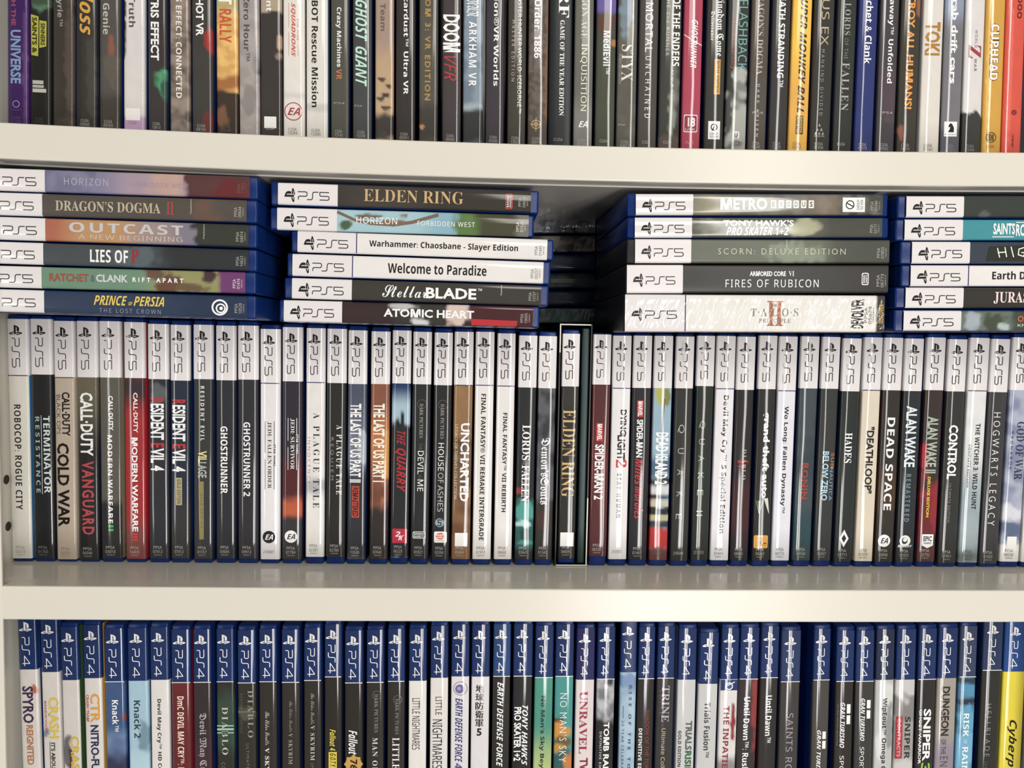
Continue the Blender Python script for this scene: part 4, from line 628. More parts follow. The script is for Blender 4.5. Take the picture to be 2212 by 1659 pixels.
 S('brown-black case, twin white bars, thin side line', '35302d', [('GRAN TURISMO', 'i', 'eceae6', 1517, 1615, .28, .54), ('SPORT', 's', 'eceae6', 1632, 1690, .3, .54), ('THE REAL DRIVING SIMULATOR', 's', '8a8680', 1519, 1610, .1, .17)], (), [('rect', 1521, 1541, .64, .84, 'e6e4e0'), ('rect', 1545, 1564, .64, .84, 'e6e4e0')], mark_name='twin_bars'),
 S('green-black case, twin white bars set high', '403f3c', [('GRAN TURISMO', 'i', 'e6e4e0', 1508, 1600, .3, .54), ('SPORT', 's', 'e6e4e0', 1613, 1664, .3, .54)], (), [('rect', 1512, 1530, .64, .84, 'e6e4e0'), ('rect', 1534, 1552, .64, .84, 'e6e4e0')], mark_name='twin_bars'),
 S('silver case with pale chevrons, dark title', 'b4b5b4', [('WipEout™ Omega Collection', 'b', '2c2c2c', 1508, 1730, .34, .66)], [('O', 1500, .7, 30, .3, 'c8cac8'), ('O', 1570, .8, 50, .2, '8e908e'), ('O', 1610, .3, 40, .3, 'cacccc')], (), band='28324e'),
 S('grey hillside case, red tag, black capitals', 'bdbbba', [('SNIPER', 'b', '3a3836', 1548, 1639, .52, .8)], [('B', 1504, 1560, '84807e', 20, 30), ('B', 1560, 1640, '9a9896', 20, 6)], [('rect', 1547, 1638, .04, .4, 'a02c38'), ('dt', 'CONTRACTS', 'h+1.1', 'd88a90', 1552, 1634, .12, .32)], mark_name='edition_tag'),
 S('black case, heavy white capitals, narrow side words', '302e2e', [('SNIPER', 'h', 'f0eeec', 1531, 1644, .36, .78), ('GHOST WARRIOR', 'h', 'd8d6d2', 1531, 1650, .12, .28), ('3', 'h', '8ab83c', 1647, 1672, .3, .8)], ()),
 S('stone grey case with dark maze-like capitals', '9c968c', [('DUNGEON', 'h', '35322e', 1483, 1589, .24, .66), ('OF THE', 's', '4a4642', 1597, 1629, .3, .54), ('ENDLESS', 't+1.2', '5c5452', 1634, 1710, .26, .66)], [('B', 1600, 1900, '8c8490', 60, 12)]),
 S('sky blue case with sketchy outlined capitals', '4a7896', [('RISK', 'b', 'd8e8ee', 1541, 1591, .34, .68), ('OF', 's', 'd8e8ee', 1597, 1606, .4, .6), ('RAIN', 'b', 'd8e8ee', 1613, 1668, .34, .68)], [('B', 1462, 1476, '33404e', 8, 6), ('O', 1490, .6, 14, .5, '4f8cae'), ('O', 1515, .5, 8, .6, '2f3c4c'), ('O', 1550, .6, 26, .6, '5c9cbc'), ('B', 1580, 1660, '6ca6c4', 20, 20)], (), band='3a4664'),
 S('black case with thin spaced grey capitals', '31322f', [('HELLBLADE', 't+1.5', '8e908c', 1520, 1634, .28, .54), ('SENUA’S SACRIFICE', 't+1.3', '6a6c68', 1644, 1740, .3, .46)], (), (), band='2c3a5c'),
 S('vivid yellow case with black slashed script', 'd2c21e', [('Cyberpunk', 'i', '23220e', 1555, 1716, .28, .74)], (), (), band='1f4a86'),
]
LLT = [37.5,85,128,178,225,274,323,368.5,416,466.6,511,559,608,656,700.7,744.6,791.7,837.5,884,930,975,1019.6,1066.7,1111,1158,1200.7,1246.7,1291,1343,1380,1421.4,1467,1512.7,1559,1600.6,1645.8,1691,1757,1808,1851,1893.6,1939,1985.4,2029,2076,2125,2173]
LRT = [80,125,168,217,266,318,364.6,411,456,504.6,552.5,597.7,648,694.7,738.7,784,830,875.7,922.7,969,1014.5,1058.4,1105,1151.5,1196.8,1240.7,1286,1330,1378,1415.7,1461,1507.5,1555,1598,1642,1686,1733,1795.5,1847,1889.7,1935,1981,2025.5,2072,2113,2169,2220]
LLB = [47.8,95.7,139.6,186,229,279,327,372,419,468.4,515,560,608,656,700.7,743.8,790.4,835.6,881,928,973,1015.8,1061,1103.7,1150,1195.5,1239.5,1286,1334,1374,1414,1458,1503,1550,1590,1635.5,1678,1752.7,1800.5,1843,1887,1928.5,1977,2018,2063,2112,2156]
LRB = [86.6,134,176,225,274,323,367,414,458,507.8,553.8,599,648,694.7,738.7,784,829,873,920,966.6,1012,1056,1099,1147.6,1191.6,1235.6,1280.8,1324.8,1370,1410.5,1450.6,1498,1545,1589,1631.6,1674,1722,1788.5,1841,1884.6,1926.5,1972.5,2016.5,2060,2101,2155,2205]
LHB = [1446,1451.6,1469,1464.8,1471.8,1470.5,1468.4,1473.6,1473,1471.8,1474.4,1471.8,1473,1469,1461.4,1474.4,1473,1471,1470.5,1464,1461,1461.4,1460,1459.6,1462.7,1460,1468,1466,1452,1465.3,1464,1468,1477,1467,1466,1463,1471.8,1468,1471,1471,1468.4,1468,1466.6,1464.8,1461.4,1447,1450.6]

# ------------------------------------------------------------------ stacked cases lying on the middle row
# (left plastic end, right plastic end, card left, card right, band end, rows: top/bottom at xA, top/bottom at xB, xA, xB)
STK = {'first': [  # some first-stack colours muted to paint in the sleeves' reflection haze
 (S('lilac to rust art case with thin white capitals', '70708c', [('HORIZON', 's+1.2', 'a8a6b4', 139, 234, .34, .66), ('FORBIDDEN WEST', 's+1.2', 'a090a0', 282, 408, .36, .56)], [('N', .03, '8c88a0', .6), ('G', 225, '807e98', 300, 'a08e9c'), ('B', 335, 405, 'b4988e', 40, 20), ('B', 405, 900, '5c3c3c', 10, 12), ('O', 500, .3, 40, .5, '6a2c30')], (), 'PPSA|17903'), (-13, 556, -9, 540, 97, 363, 411, 380.7, 429)),
 (S('brown-black case, worn beige serifs, red numeral', '57514a', [('DRAGON’S DOGMA', 'R', 'b6aa92', 120, 347, .26, .72), ('II', 'R', 'a04a44', 360, 376, .22, .8)], [('B', 430, 470, '6c544a', 30, 20)], [('ut', 'PlayStation', 's', 'd0ccc4', 411, 415, .3, .96)], 'PPSA|09644'), (-15, 554.6, -11, 533, 91.4, 416, 463.4, 431, 481)),
 (S('orange sunset case, silver outlined capitals', 'a8654e', [('OUTCAST', 'b+1.2', 'bcbabc', 150, 396, .42, .86), ('A NEW BEGINNING', 's+1.1', 'c4b4ac', 170, 395, .12, .34)], [('G', 130, 'a8654e', 200, 'b48c62'), ('G', 260, 'b48c62', 340, '988884'), ('G', 360, '988884', 410, '7e7886'), ('B', 425, 900, '3c4038', 6, 16)], [('ut', 'PlayStation', 's', 'd0ccc4', 439, 443, .3, .96)], 'PPSA|04814'), (-13, 554, -8, 537, 98, 469, 516, 484, 535)),
 (S('blue-black case, ragged white words, red letter', '4a5054', [('LIES OF', 'b', 'e6e6e4', 195, 277, .18, .78), ('P', 'R', '9a2c34', 283, 300, .2, .84)], [('B', 95, 110, '6c7a7c', 8, 4), ('O', 300, .5, 50, .5, '5a6468'), ('B', 360, 900, '35383a', 60, 12)], (), 'PPSA|10621'), (-14, 554, -10, 537, 93.6, 521.7, 569, 539, 585.5)),
 (S('green to olive art case, orange and white words', '6c8c76', [('RATCHET', 'h', '985040', 107, 192, .34, .72), ('&', 'h', '5a6a74', 196, 206, .36, .68), ('CLANK', 'h', 'c2c6c8', 208, 277, .36, .72), ('RIFT APART', 'h+1.7', 'f0f0e8', 287, 397, .4, .62)], [('G', 300, '6c8c76', 380, '908e60'), ('O', 345, .8, 26, .3, '6c5444'), ('O', 370, .35, 26, .5, '6a4c3c'), ('O', 420, .15, 40, .2, '6c5a44'), ('O', 455, .8, 14, .3, '4c3a40'), ('B', 476, 900, '704070', 8, 8)], (), 'PPSA|01474', codecol='e0d4de'), (-15, 552, -11, 530, 90, 573.8, 620.7, 588, 634)),
 (S('navy case, yellow swashed capitals, white swirl mark', '34425a', [('PRINCE', 'i', 'd8be4a', 203, 275, .42, .86), ('OF', 'i', 'd8be4a', 278, 287, .44, .6), ('PERSIA', 'i', 'd8be4a', 289, 355, .42, .86), ('THE LOST CROWN', 's+1.4', '8c90a0', 215, 348, .08, .28)], [('B', 400, 900, '2e3c54', 90, 8)], [('ring', 475, .46, 18, 4, 'ecece8'), ('ring', 477, .42, 11, 3.4, 'ecece8'), ('disc', 478, .42, 4, 'ecece8')], 'PPSA|10528'), (-14, 552, -10, 534, 95.5, 625, 673, 639.7, 688.5))],
 'second': [
 (S('black case with gilt serif capitals, red badge', '3c3832', [('ELDEN RING', 'r', 'c2a474', 786, 1001, .26, .84)], [('B', 740, 900, '46423c', 120, 4)], bn(1092, 1107.5, .12, .84, 'c0504c', 'd8cfcc', '4a2424'), 'PPSA|04609', cc=.46), (583.5, 1164, 600.7, 1146.8, 729.6, 394, 441, 412.5, 459)),
 (S('pale sky and jungle art case, white capitals', '9cbcc4', [('HORIZON', 's+1.1', 'f6f6f4', 770, 858, .38, .68), ('FORBIDDEN WEST', 's+1.15', 'f4f4f0', 902, 1026, .36, .58)], [('O', 790, .72, 30, .1, '6c5c50'), ('O', 850, .5, 30, .12, '8a6c5a'), ('O', 905, .8, 40, .12, '7a6252'), ('O', 745, .3, 14, .2, '4c6048'), ('G', 880, '9cbcc4', 960, '84aab8'), ('B', 983, 1900, '5c7a44', 12, 14), ('B', 1030, 1900, '4a4a36', 30, 16), ('B', 1116, 1900, '75756e', 14, 10)], [('line', '7a6656', 6, [(730, .86), (770, .5), (800, .4)]), ('line', '7a6656', 7, [(800, .4), (850, .36), (890, .5), (945, .86)])], 'PPSA|01521', mark_name='painted_branch', codecol='dcdad4'), (582, 1153.6, 599, 1142, 728, 447.6, 496, 464, 511.7)),
 (S('white case with plain black title holding a hyphen', 'd8d5d2', [('Warhammer: Chaosbane - Slayer Edition', 'b', '1f1c1a', 798, 1119, .28, .68)], (), (), 'PPSA|01445', line=NAVY), (628, 1196.5, 643, 1182, 769.7, 499, 543.4, 516.3, 562.6)),
 (S('white case with three-word plain black title', 'd8d5d2', [('Welcome to Paradize', 'b', '1f1c1a', 838, 1051, .26, .74)], (), (), 'PPSA|09257', line=NAVY), (619, 1189.6, 632, 1173.6, 761, 548, 595.4, 565.6, 613)),
 (S('brown-black case, white script and block capitals', '403d38', [('Stellar', 'c', 'f0efec', 826, 922, .2, .8), ('BLADE', 'h', 'f2f0ee', 920, 1029, .2, .74), ('™', 's', 'f2f0ee', 1032, 1041, .64, .76)], (), [('ut', 'PlayStation', 's', 'dcdad4', 1081, 1085, .46, .96)], 'PPSA|13197'), (613, 1185.7, 631, 1169, 760, 600, 644.6, 617, 660.6)),
 (S('dark red-black case, wide white capitals, red stripe', '3c2e2e', [('ATOMIC HEART', 'h', 'f4f2f0', 829, 1024, .34, .74)], [('B', 850, 960, '3a3a36', 20, 14), ('O', 870, .85, 30, .2, 'b0b0ae'), ('O', 905, .12, 22, .2, 'c4c4c2'), ('O', 985, .6, 26, .8, 'c8b4aa'), ('B', 1014, 1900, '4a2428', 12, 8)], [('poly', 'b42630', [(1019, .04), (1017, .34), (1118, .3), (1116, .04)])], 'PPSA|10695', mark_name='red_stripe'), (602, 1165.8, 613.3, 1151, 739, 647.6, 694.5, 662.5, 708))],
 'third': [
 (S('misty grey case, stencil capitals and lettered tiles', '6c6a5c', [('METRO', 'h', 'e6e6e0', 1556, 1657, .24, .82)], [('B', 1500, 1560, '8a8468', 60, 6), ('B', 1755, 1810, '7a6a5a', 50, 10), ('B', 1815, 1990, '4c4b44', 20, 6), ('N', .04, '85837a', .5)], [m_ for k, ch in enumerate('EXODUS') for m_ in (('rect', 1665 + k * 16.2, 1676.5 + k * 16.2, .32, .7, 'e0deD6'.lower()), ('dt', ch, 'h', '57554a', 1667.5 + k * 16.2, 1674 + k * 16.2, .38, .64))] + list(silver(1820, 1868, .14, .84)), 'PPSA|01749'), (1356, 1921, 1373.6, 1907, 1497.3, 418.5, 464.2, 419.7, 464.7)),
 (S('grey hazy case, two lines of white capitals', '595c50', [("TONY HAWK'S", 'h', 'f4f4f0', 1562, 1714, .56, .88), ('PRO SKATER 1+2', 'i', 'f4f4f0', 1568, 1703, .1, .52)], [('O', 1530, .6, 30, .4, '77786c'), ('O', 1735, .5, 34, .5, 'a2a286'), ('B', 1780, 1990, '4c4e48', 40, 6)], (), 'PPSA|02177'), (1356, 1922, 1371.5, 1905.6, 1494.8, 468.4, 514, 471, 512)),
 (S('sage green card box, thin spaced pale capitals', '62665a', [('SCORN: DELUXE EDITION', 't+1.35', 'c6caa8', 1551, 1826, .36, .62)], [('O', 1720, .4, 60, .5, '7c8674'), ('B', 1790, 1990, '474a42', 60, 6)], [('ut', 'PlayStation', 's', 'd8d8d0', 1697, 1701, .5, .98)], 'PPSA|07850', film='card', box=1), (1354.5, 1924, 1372, 1921, 1493, 516, 567.8, 518, 568.8)),
 (S('thick black card box, two lines of white capitals', '383634', [('ARMORED CORE', 'h', 'ecebe6', 1619, 1697, .6, .78), ('VI', 'r', 'ecebe6', 1703, 1715, .6, .78), ('FIRES OF RUBICON', 's+1.25', 'ecebe6', 1567, 1768, .2, .48)], (), bn(1861, 1876, .28, .72, 'e6e4e0', 'e6e4e0', '2c2b2c'), 'PPSA|06773', film='card', box=1), (1351.7, 1921, 1353, 1920, 1475, 572, 633, 572.4, 633)),
 (S('thickest white box in crinkled film, copper numeral', 'd8d5d0', [('T·A·L·O·S', 'r+1.2', '8a837c', 1622, 1724, .42, .64), ('PRINCIPLE', 'r+1.2', '948d86', 1640, 1708, .24, .36), ('THE', 'r', '948d86', 1668, 1680, .68, .76)], [('B', 1894, 1990, '45423c', 2, 0)], [('dt', 'II', 'R', 'a8684c', 1657, 1691, .16, .84), ('ut', 'DEVOLVER', 'h', '2a2826', 1838, 1866, .1, .9), ('ut', 'DISCOVER', 'b', 'c8a868', 1898, 1908, .24, .76)], 'PPSA|05888', film='wrap', box=1, line=NAVY, cc=.46, codeoff=-18), (1347.6, 1913, 1348.5, 1912, 1479.6, 637, 715, 636.9, 719))],
 'fourth': [
 (S('plain dark green-grey case, no lettering in view', '3b403d', (), [('O', 2125, .12, 14, .16, '56605c')]), (1941, 2508, 1957.8, 2494, 2082, 423.3, 469, 424, 469.5)),
 (S('turquoise case with white poster capitals', '3d8f98', [('SAINTS', 'h', 'eef2f2', 2145, 2192, .26, .82), ('ROW', 'h', 'eef2f2', 2194, 2232, .18, .78)], (), [('rect', 2143, 2190, .13, .17, 'eef2f2'), ('rect', 2194, 2232, .84, .88, 'eef2f2')], mark_name='title_rules'), (1937, 2504, 1954, 2490, 2079.7, 473.8, 518.3, 474.5, 519)),
 (S('slate case with chalky hand-drawn capitals', '3d4550', (), (), [('poly', '30322f', [(2130, .1), (2136, .78), (2230, .86), (2300, .1)])] + [('line', 'e2e2d2', 2.2, p) for p in ([(2154, .7), (2159, .28)], [(2170, .74), (2174, .3)], [(2155, .5), (2172, .52)], [(2183, .76), (2189, .3)], [(2212, .74), (2200, .66), (2199, .4), (2210, .32), (2214, .5), (2206, .5)])], mark_name='chalk_lettering'), (1947.4, 2514, 1969.8, 2500, 2095, 522, 568.8, 522.6, 569.4)),
 (S('white case with bold black title start', 'd8d5d2', [('Earth Defense Force', 'b', '22201f', 2143, 2340, .32, .72)], (), (), line=NAVY), (1949, 2514, 1967, 2500, 2091, 573, 618, 573.6, 618.8)),
 (S('brown-black case, pink-white inline capitals', '383531', [('JURASSIC', 'R', 'e2cfcc', 2146, 2262, .2, .8)], ()), (1936, 2502, 1956, 2488, 2081, 621, 665, 622, 666)),
 (S('foggy grey-green art case, orange capitals', '667068', [('OCTOPATH', 'h', 'b0683c', 2197, 2290, .44, .76), ('KNIGHTS', 's', 'd6d4cc', 2198, 2260, .2, .34)], [('O', 2100, .5, 20, .6, '9aa4ac'), ('O', 2145, .4, 26, .5, '46503f'), ('O', 2165, .2, 14, .2, 'a4b4b2'), ('B', 2185, 2600, '454b42', 16, 10)]), (1933.7, 2500, 1951.8, 2486, 2076, 671, 714.3, 672, 715))],
 'rear': [  # rear card colours lightened to stand in for missing light and film highlights
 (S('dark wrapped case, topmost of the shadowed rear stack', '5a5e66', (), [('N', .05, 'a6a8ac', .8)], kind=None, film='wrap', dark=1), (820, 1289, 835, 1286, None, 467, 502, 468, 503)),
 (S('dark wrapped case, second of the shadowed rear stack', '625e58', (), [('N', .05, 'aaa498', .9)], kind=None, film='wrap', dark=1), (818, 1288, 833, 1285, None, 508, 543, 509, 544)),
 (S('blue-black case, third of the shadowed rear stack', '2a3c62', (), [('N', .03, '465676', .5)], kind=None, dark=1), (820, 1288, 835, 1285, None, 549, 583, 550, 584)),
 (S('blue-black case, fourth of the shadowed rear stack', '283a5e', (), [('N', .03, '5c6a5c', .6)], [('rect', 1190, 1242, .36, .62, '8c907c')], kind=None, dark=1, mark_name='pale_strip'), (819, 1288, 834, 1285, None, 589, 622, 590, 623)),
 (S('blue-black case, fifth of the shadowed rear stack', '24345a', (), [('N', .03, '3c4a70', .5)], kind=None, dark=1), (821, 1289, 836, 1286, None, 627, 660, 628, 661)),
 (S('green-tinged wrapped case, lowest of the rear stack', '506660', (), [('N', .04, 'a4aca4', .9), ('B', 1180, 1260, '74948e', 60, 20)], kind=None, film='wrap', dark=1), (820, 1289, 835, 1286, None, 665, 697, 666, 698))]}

# ------------------------------------------------------------------ the bookcase
def X_at(px, py, Y): return on_y(px, py, Y).x
X_WALL = min(X_at(14, 0, 0), X_at(15.4, 732, 0), X_at(24.4, 1205, 0), X_at(37.5, 1359, 0)) - 0.0012
X_STILE = X_at(4.5, 1270, YF)
X_RIGHT, Y_BACK = 0.425, 0.262
Z_TOPB, Z_FOOT = Z0 + 0.43, Z0 - 0.60
def sweep(name, prof, zf, x0, x1, n=48, mat=None):
    """Cross-section (y, dz) carried along X on a gently sagging line."""
    vs, fs, k = [], [], len(prof)
    for i in range(n + 1):
        x = x0 + (x1 - x0) * i / n
        vs += [(x, y, zf(x) + dz) for y, dz in prof]
    for i in range(n):
        for j in range(k): fs.append((i * k + j, (i + 1) * k + j, (i + 1) * k + (j + 1) % k, i * k + (j + 1) % k))
    fs += [tuple(range(k)), tuple(range(n * k + k - 1, n * k - 1, -1))]
    me = mesh(name, vs, fs, [mat or LACQ]); bm = bmesh.new(); bm.from_mesh(me); bmesh.ops.recalc_face_normals(bm, faces=bm.faces)
    bm.to_mesh(me); bm.free(); return me
def rprof(y0, y1, z0, z1, r):
    p = []
    for cy, cz, a in ((y1 - r, z1 - r, 0), (y0 + r, z1 - r, 90), (y0 + r, z0 + r, 180), (y1 - r, z0 + r, 270)):
        p += [(cy + r * math.cos(math.radians(a + q)), cz + r * math.sin(math.radians(a + q))) for q in (0, 30, 60, 90)]
    return p
def railprof(y0, y1, z0, z1, r):
    p = [(y1, z1)]
    for cy, cz, a in ((y0 + r, z1 - r, 90), (y0 + r, z0 + r, 180), (y1 - r, z0 + r, 270)):
        p += [(cy + r * math.cos(math.radians(a + q)), cz + r * math.sin(math.radians(a + q))) for q in (0, 30, 60, 90)]
    return p
case = thing('bookcase', 'cream gloss bookcase whose sagging shelves carry all the game cases', 'bookcase', None, (0, 0, 0))
RAIL = 0.0150
for nm, zf, th in (('top', shelf_top, T_TOP), ('mid', shelf_mid, T_MID), ('low', shelf_low, T_MID)):
    sb = link('shelf_board', sweep('shelf_board', [(YF + RAIL, -th - 0.0007), (Y_BACK, -th - 0.0007), (Y_BACK, 0), (YF + RAIL, 0)], zf, X_WALL, X_RIGHT), case)
    link('front_rail', sweep('front_rail', railprof(YF, YF + RAIL, -th, 0, 0.0011), zf, X_STILE, X_RIGHT, 48, LACQ_F), sb)
link('top_board', box_mesh('top_board', X_WALL, X_RIGHT, YF, Y_BACK, Z_TOPB - 0.022, Z_TOPB, LACQ, 0.001), case)
def panel_with_holes():
    """Side panel; its inner face carries two drilled shelf-pin holes."""
    sp_ = link('side_panel', box_mesh('side_panel', X_WALL - 0.018, X_WALL, YF + 0.0022, Y_BACK, Z_FOOT, Z_TOPB, LACQ, 0.0008), case)
    hm, N, L, b = new_mat('drilled_hole'); b.inputs['Base Color'].default_value = (0.05, 0.035, 0.02, 1); b.inputs['Roughness'].default_value = .9
    for px, py in ((13.5, 1036), (17.5, 1137)):
        d = FWD + RGT * ((px - CX) / F_PX) + DWN * ((py - CY) / F_PX); t = (X_WALL + 0.0001 - CAM.x) / d.x; P = CAM + d * t
        r = 0.0026; n = 20
        vs = [(X_WALL + .0001, P.y + r * math.cos(i * 6.28319 / n), P.z + r * math.sin(i * 6.28319 / n)) for i in range(n)]
        vs += [(X_WALL + .0003, P.y + (r + .0007) * math.cos(i * 6.28319 / n), P.z + (r + .0007) * math.sin(i * 6.28319 / n)) for i in range(n)]
        me = mesh('pin_hole', vs, [tuple(range(n))] + [(i, (i + 1) % n, n + (i + 1) % n, n + i) for i in range(n)], [hm])
        link('pin_hole', me, sp_)
panel_with_holes()
link('side_panel', box_mesh('side_panel', X_RIGHT, X_RIGHT + 0.018, YF, Y_BACK, Z_FOOT, Z_TOPB, LACQ, 0.0008), case)
link('face_stile', box_mesh('face_stile', X_WALL - 0.018, X_STILE - 0.0002, YF, YF + 0.0022, Z_FOOT, Z_TOPB, LACQ_F, 0.0005), case)
link('back_panel', box_mesh('back_panel', X_WALL - .018, X_RIGHT + .018, Y_BACK, Y_BACK + 0.006, Z_FOOT, Z_TOPB, LACQ), case)

# ------------------------------------------------------------------ upright rows
def smooth(v, k):
    return [sum(v[max(0, i - k):i + k + 1]) / len(v[max(0, i - k):i + k + 1]) for i in range(len(v))]
def upright_frames(LT, RT, LB, RB, yts, ybs, k, zf, lift=None):
    n = len(LT); Y = 0.0
    P = [[on_y(x, y, Y) for x, y in ((LT[i], yts[i]), (RT[i], yts[i]), (LB[i], ybs[i]), (RB[i], ybs[i]))] for i in range(n)]
    lean = smooth([math.atan2((p[0].x + p[1].x - p[2].x - p[3].x) / 2, (p[0].z + p[1].z - p[2].z - p[3].z) / 2) for p in P], k)
    fr = []
    for i, p in enumerate(P):
        w = ((p[1].x - p[0].x) + (p[3].x - p[2].x)) / 2 - 0.0004
        mx, mz = sum(q.x for q in p) / 4, sum(q.z for q in p) / 4
        zb = zf(mx) + (lift[i] if lift else 0); x0 = mx - math.tan(lean[i]) * (mz - zb)
        zb = max(zf(x0 - w / 2) + abs(0), zf(x0 + w / 2)) + (lift[i] if lift else 0) + abs(math.sin(lean[i])) * w / 2 + 0.00015
        def px(a, c, i=i):
            t = (a - yts[i]) / (ybs[i] - yts[i]); l = LT[i] + (LB[i] - LT[i]) * t; r = RT[i] + (RB[i] - RT[i]) * t
            return l + (r - l) * c, a
        fr.append(Frame(Vector((x0, Y, zb)), lean[i], w, px))
    for _ in range(3):                                     # neighbours must not press into each other
        for a, b in zip(fr, fr[1:]):
            for h in (0, 0.172):
                d = (b.org.x + math.tan(b.ang) * h) - (a.org.x + math.tan(a.ang) * h)
                over = (a.w + b.w) / 2 + 0.0007 - d
                if over > 0: a.w -= over / 2 + 1e-5; b.w -= over / 2 + 1e-5
    return fr
def code_col(sp): return sp

# stacks first: the uprights below must fit under them
STACK_Y = {'first': -0.049, 'second': -0.045, 'third': -0.045, 'fourth': -0.045, 'rear': 0.108}
WHERE = {'first': 'stack beside the side panel', 'second': 'second stack from side panel', 'third': 'third stack from side panel', 'fourth': 'fourth stack from side panel', 'rear': ''}
STF = {}
for key, items in STK.items():
    Y = STACK_Y[key]; lst = []
    for sp, (xl, xr, cl, cr, hb, tl, bl, tr, br) in items:
        x0, x1 = (0, 540) if key == 'first' else (cl, cr)
        def px(a, c, x0=x0, x1=x1, tl=tl, bl=bl, tr=tr, br=br):
            t = (a - x0) / (x1 - x0); top, bot = tl + (tr - tl) * t, bl + (br - bl) * t
            return a, bot + (top - bot) * c
        ML, MR = on_y(*px(xl, .5), Y), on_y(*px(xr, .5), Y)
        if key == 'first':
            ML = MR + (ML - MR).normalized() * 0.171
            if ML.x < X_WALL + .0006: ML = ML + (MR - ML) * ((X_WALL + .0006 - ML.x) / (MR.x - ML.x))
        dz = ML - MR; ang = math.atan2(dz.x, dz.z); w = sum((on_y(*px(a, 1), Y) - on_y(*px(a, 0), Y)).length for a in (cl, (cl + cr) / 2, cr)) / 3 - 0.0002
        f = Frame(MR, ang, w, px); f.H = dz.length; f.ends = (ML, MR); lst.append((sp, f, cl, cr, hb))
    STF[key] = lst
    def zc(f, x): return f.ends[1].z + (f.ends[0].z - f.ends[1].z) * (x - f.ends[1].x) / (f.ends[0].x - f.ends[1].x)
    for sp, f, *_ in lst: f.sw = 1
    for i, (sp, f, *_) in enumerate(lst):                  # thickness of the plastic: fills the pitch
        g = []
        for j in (i - 1, i + 1):
            if 0 <= j < len(lst):
                o = lst[j][1]; xa = max(f.ends[0].x, o.ends[0].x); xb = min(f.ends[1].x, o.ends[1].x)
                d = min(abs(zc(f, x) - zc(o, x)) for x in (xa, xb)); g.append(2 * (d * f.w / (f.w + o.w)))
        f.sw = max(f.w * .98, min(g) - 0.00025) if g else f.w + 0.0006
        f.sw = min(f.sw, f.w + 0.0018)

TOPF = upright_frames(TLT, TRT, TLB, TRB, [0] * len(TLT), [min(top_edge(x) - 5, 322) for x in TLB], 3, shelf_top)
MIDF = upright_frames(MLT, MRT, MLB, MRB, [732] * len(MLT), [1205] * len(MLT), 1, shelf_mid, [0.0014 if i == 25 else 0 for i in range(len(MLT))])
LOWF = upright_frames(LLT, LRT, LLB, LRB, [1359] * len(LLT), [1659] * len(LLT), 2, shelf_low)

def under(x0, x1, top):
    """Lowest stack underside above x0..x1."""
    for key in ('first', 'second', 'third', 'fourth', 'rear'):
        f = STF[key][-1][1]
        if x1 > f.ends[0].x - .002 and x0 < f.ends[1].x + .002:
            for x in (max(x0, f.ends[0].x), min(x1, f.ends[1].x)):
                z = f.ends[1].z + (f.ends[0].z - f.ends[1].z) * (x - f.ends[1].x) / (f.ends[0].x - f.ends[1].x)
                top = min(top, z - f.sw / 2 - 0.0003)
    return top
DBG = []
for i, (sp, f) in enumerate(zip(TOP, TOPF)):
    e = top_edge((TLB[i] + TRB[i]) / 2); slip = sp.get('film') == 'card'
    zt = 0.1675; at, ab = 0.0, e
    k = (f.z(0) - f.z(e)) / e; a_top = -(zt - f.z(0)) / k; a_bot = e + (f.z(e) - 0.0035) / k
    sp['kind'] = '4'
    if slip: sp['box'] = 1
    build_case(sp, f, 0.171, 0.0035 if not slip else 0.0004, zt, 0.1285, a_top, a_bot, f.w - 0.0003,
               '%s, %s from side panel on top shelf' % (sp['look'], ordn(i + 1)), 'upright game cases on the top shelf', 0.134, e, 'top')
for i, (sp, f) in enumerate(zip(MID, MIDF)):
    zt, zh, zi = f.z(MHT[i]), f.z(MHB[i]), max(f.z(MIB[i]), 0.002)
    H = zt + 0.0034; xs = f.org.x; hi = under(xs - .01, xs + .01, 9) - f.org.z - abs(math.sin(f.ang)) * f.w
    if i == 25: hi = min(hi, 0.1705)
    DBG.append((i, round((hi - H) * 1000, 2) if hi < 5 else None))
    H = min(H, hi); zt = min(zt, H - 0.0012)
    build_case(sp, f, H, zi, zt, zh, MHT[i], MIB[i], f.w - 0.0003,
               '%s, %s from side panel on middle shelf' % (sp['look'], ordn(i + 1)), 'upright game cases on the middle shelf', 0.132)
for i, (sp, f) in enumerate(zip(LOW, LOWF)):
    zh = f.z(LHB[i]); zt = zh + 0.0388; sp['kind'] = '4'
    cap = shelf_mid(f.org.x) - T_MID - f.org.z - 0.0018
    H = min(zt + 0.0032, cap); zt = min(zt, H - 0.0008)
    k = (f.z(1359) - f.z(1659)) / 300; a_top = 1359 - (zt - f.z(1359)) / k; a_bot = 1659 + (f.z(1659) - 0.0035) / k
    build_case(sp, f, H, 0.0035, zt, zh, a_top, a_bot, f.w - 0.0003,
               '%s, %s from side panel on bottom shelf' % (sp['look'], ordn(i + 1)), 'upright game cases on the bottom shelf')
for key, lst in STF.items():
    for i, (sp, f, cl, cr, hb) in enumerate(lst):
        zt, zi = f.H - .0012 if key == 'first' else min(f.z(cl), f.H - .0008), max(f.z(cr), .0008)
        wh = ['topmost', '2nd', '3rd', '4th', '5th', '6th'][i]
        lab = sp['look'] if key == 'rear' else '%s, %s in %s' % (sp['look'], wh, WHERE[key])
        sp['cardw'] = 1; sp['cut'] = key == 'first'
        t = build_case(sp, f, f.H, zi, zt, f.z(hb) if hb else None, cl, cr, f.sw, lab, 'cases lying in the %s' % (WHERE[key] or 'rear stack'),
                       0.134, cr + sp.get('codeoff', 0))

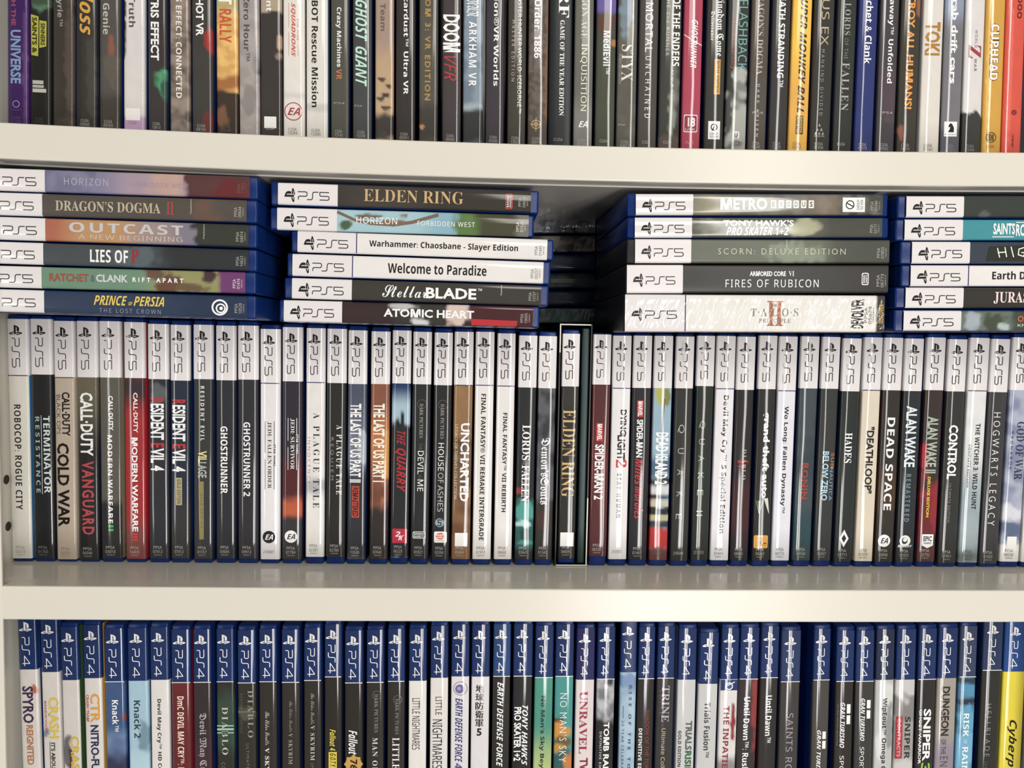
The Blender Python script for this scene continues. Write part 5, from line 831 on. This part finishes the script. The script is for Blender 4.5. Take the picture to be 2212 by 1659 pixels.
# ------------------------------------------------------------------ card slipcase with its book
def slipcase():
    A, B = on_y(1209.5, 699, 0), on_y(1280.3, 702, 0); C, D_ = on_y(1196.3, 1222.5, 0), on_y(1267, 1222.5, 0)
    f = MIDF[25]; ang = f.ang; w = ((B.x - A.x) + (D_.x - C.x)) / 2 - 0.0004
    mx = (A.x + B.x + C.x + D_.x) / 4; mz = (A.z + C.z) / 2; zb = f.org.z - 0.0014 + 0.0002
    x0 = mx - math.tan(ang) * (mz - zb); H = (A.z - C.z) - 0.0006
    t = thing('slipcase', 'black card slipcase with pale edges around gold-lettered case and green book', 'slipcase', None, (x0, -0.0012, zb), (0, ang, 0))
    edge = plastic('pale_card_edge', (0.72, 0.69, 0.62), 0.6); th = 0.0009
    def wall(nm, a, b, c, d, D=0.137):
        bm = bmesh.new(); me = box_mesh(nm, a, b, 0, D, c, d, BLACKCARD); me.materials.append(edge)
        for p in me.polygons:
            if p.normal.y < -.5: p.material_index = 1
        return link(nm, me, t)
    h = w / 2
    for s, lo, hi_ in ((-1, H - 0.0205, H), (1, 0, 0.05)):
        xa, xb = (-h, -h + th) if s < 0 else (h - th, h)
        o = wall('side_wall', xa, xb, 0, H); o.data.polygons.foreach_set('material_index', [0] * len(o.data.polygons))
        p = box_mesh('pale_edge', xa, xb, -0.0003, 0.0002, lo, hi_, edge); link('pale_edge', p, o)
    wall('top_wall', -h + th, h - th, H - th, H); wall('bottom_wall', -h + th, h - th, 0, th)
    link('back_wall', box_mesh('back_wall', -h, h, 0.137, 0.1378, 0, H, BLACKCARD), t)
    # the green book
    P, Q = on_y(1258.2, 732, 0), on_y(1274.8, 732, 0); R_, S_ = on_y(1246.6, 1205, 0), on_y(1262.6, 1205, 0)
    bw = min(Q.x - P.x, S_.x - R_.x) - 0.0002; bx = (R_.x + S_.x) / 2
    zbk = zb + th + 0.0003 + abs(math.sin(ang)) * bw; Hb = H - 2 * th - 0.0022
    bk = thing('art_book', 'slim dark green hardback book inside slipcase beside gold-lettered case', 'book', None, (bx - math.tan(ang) * (R_.z - zbk) * 1.0, 0.0006, zbk), (0, ang, 0))
    green = plastic('dark_green_cloth', (0.012, 0.035, 0.034), 0.45); pap = plastic('book_paper', (0.6, 0.56, 0.48), 0.8)
    cv = box_mesh('cover', -bw / 2, bw / 2, 0, 0.128, 0, Hb, green, 0.0011, 3); link('cover', cv, bk)
    link('page_block', box_mesh('page_block', -bw / 2 + .0008, bw / 2 - .0008, 0.02, 0.1282, 0.001, Hb + .00005, pap), bk)
slipcase()
bpy.data.objects.remove(FOBJ); bpy.data.curves.remove(FONT)
bpy.context.view_layer.update()
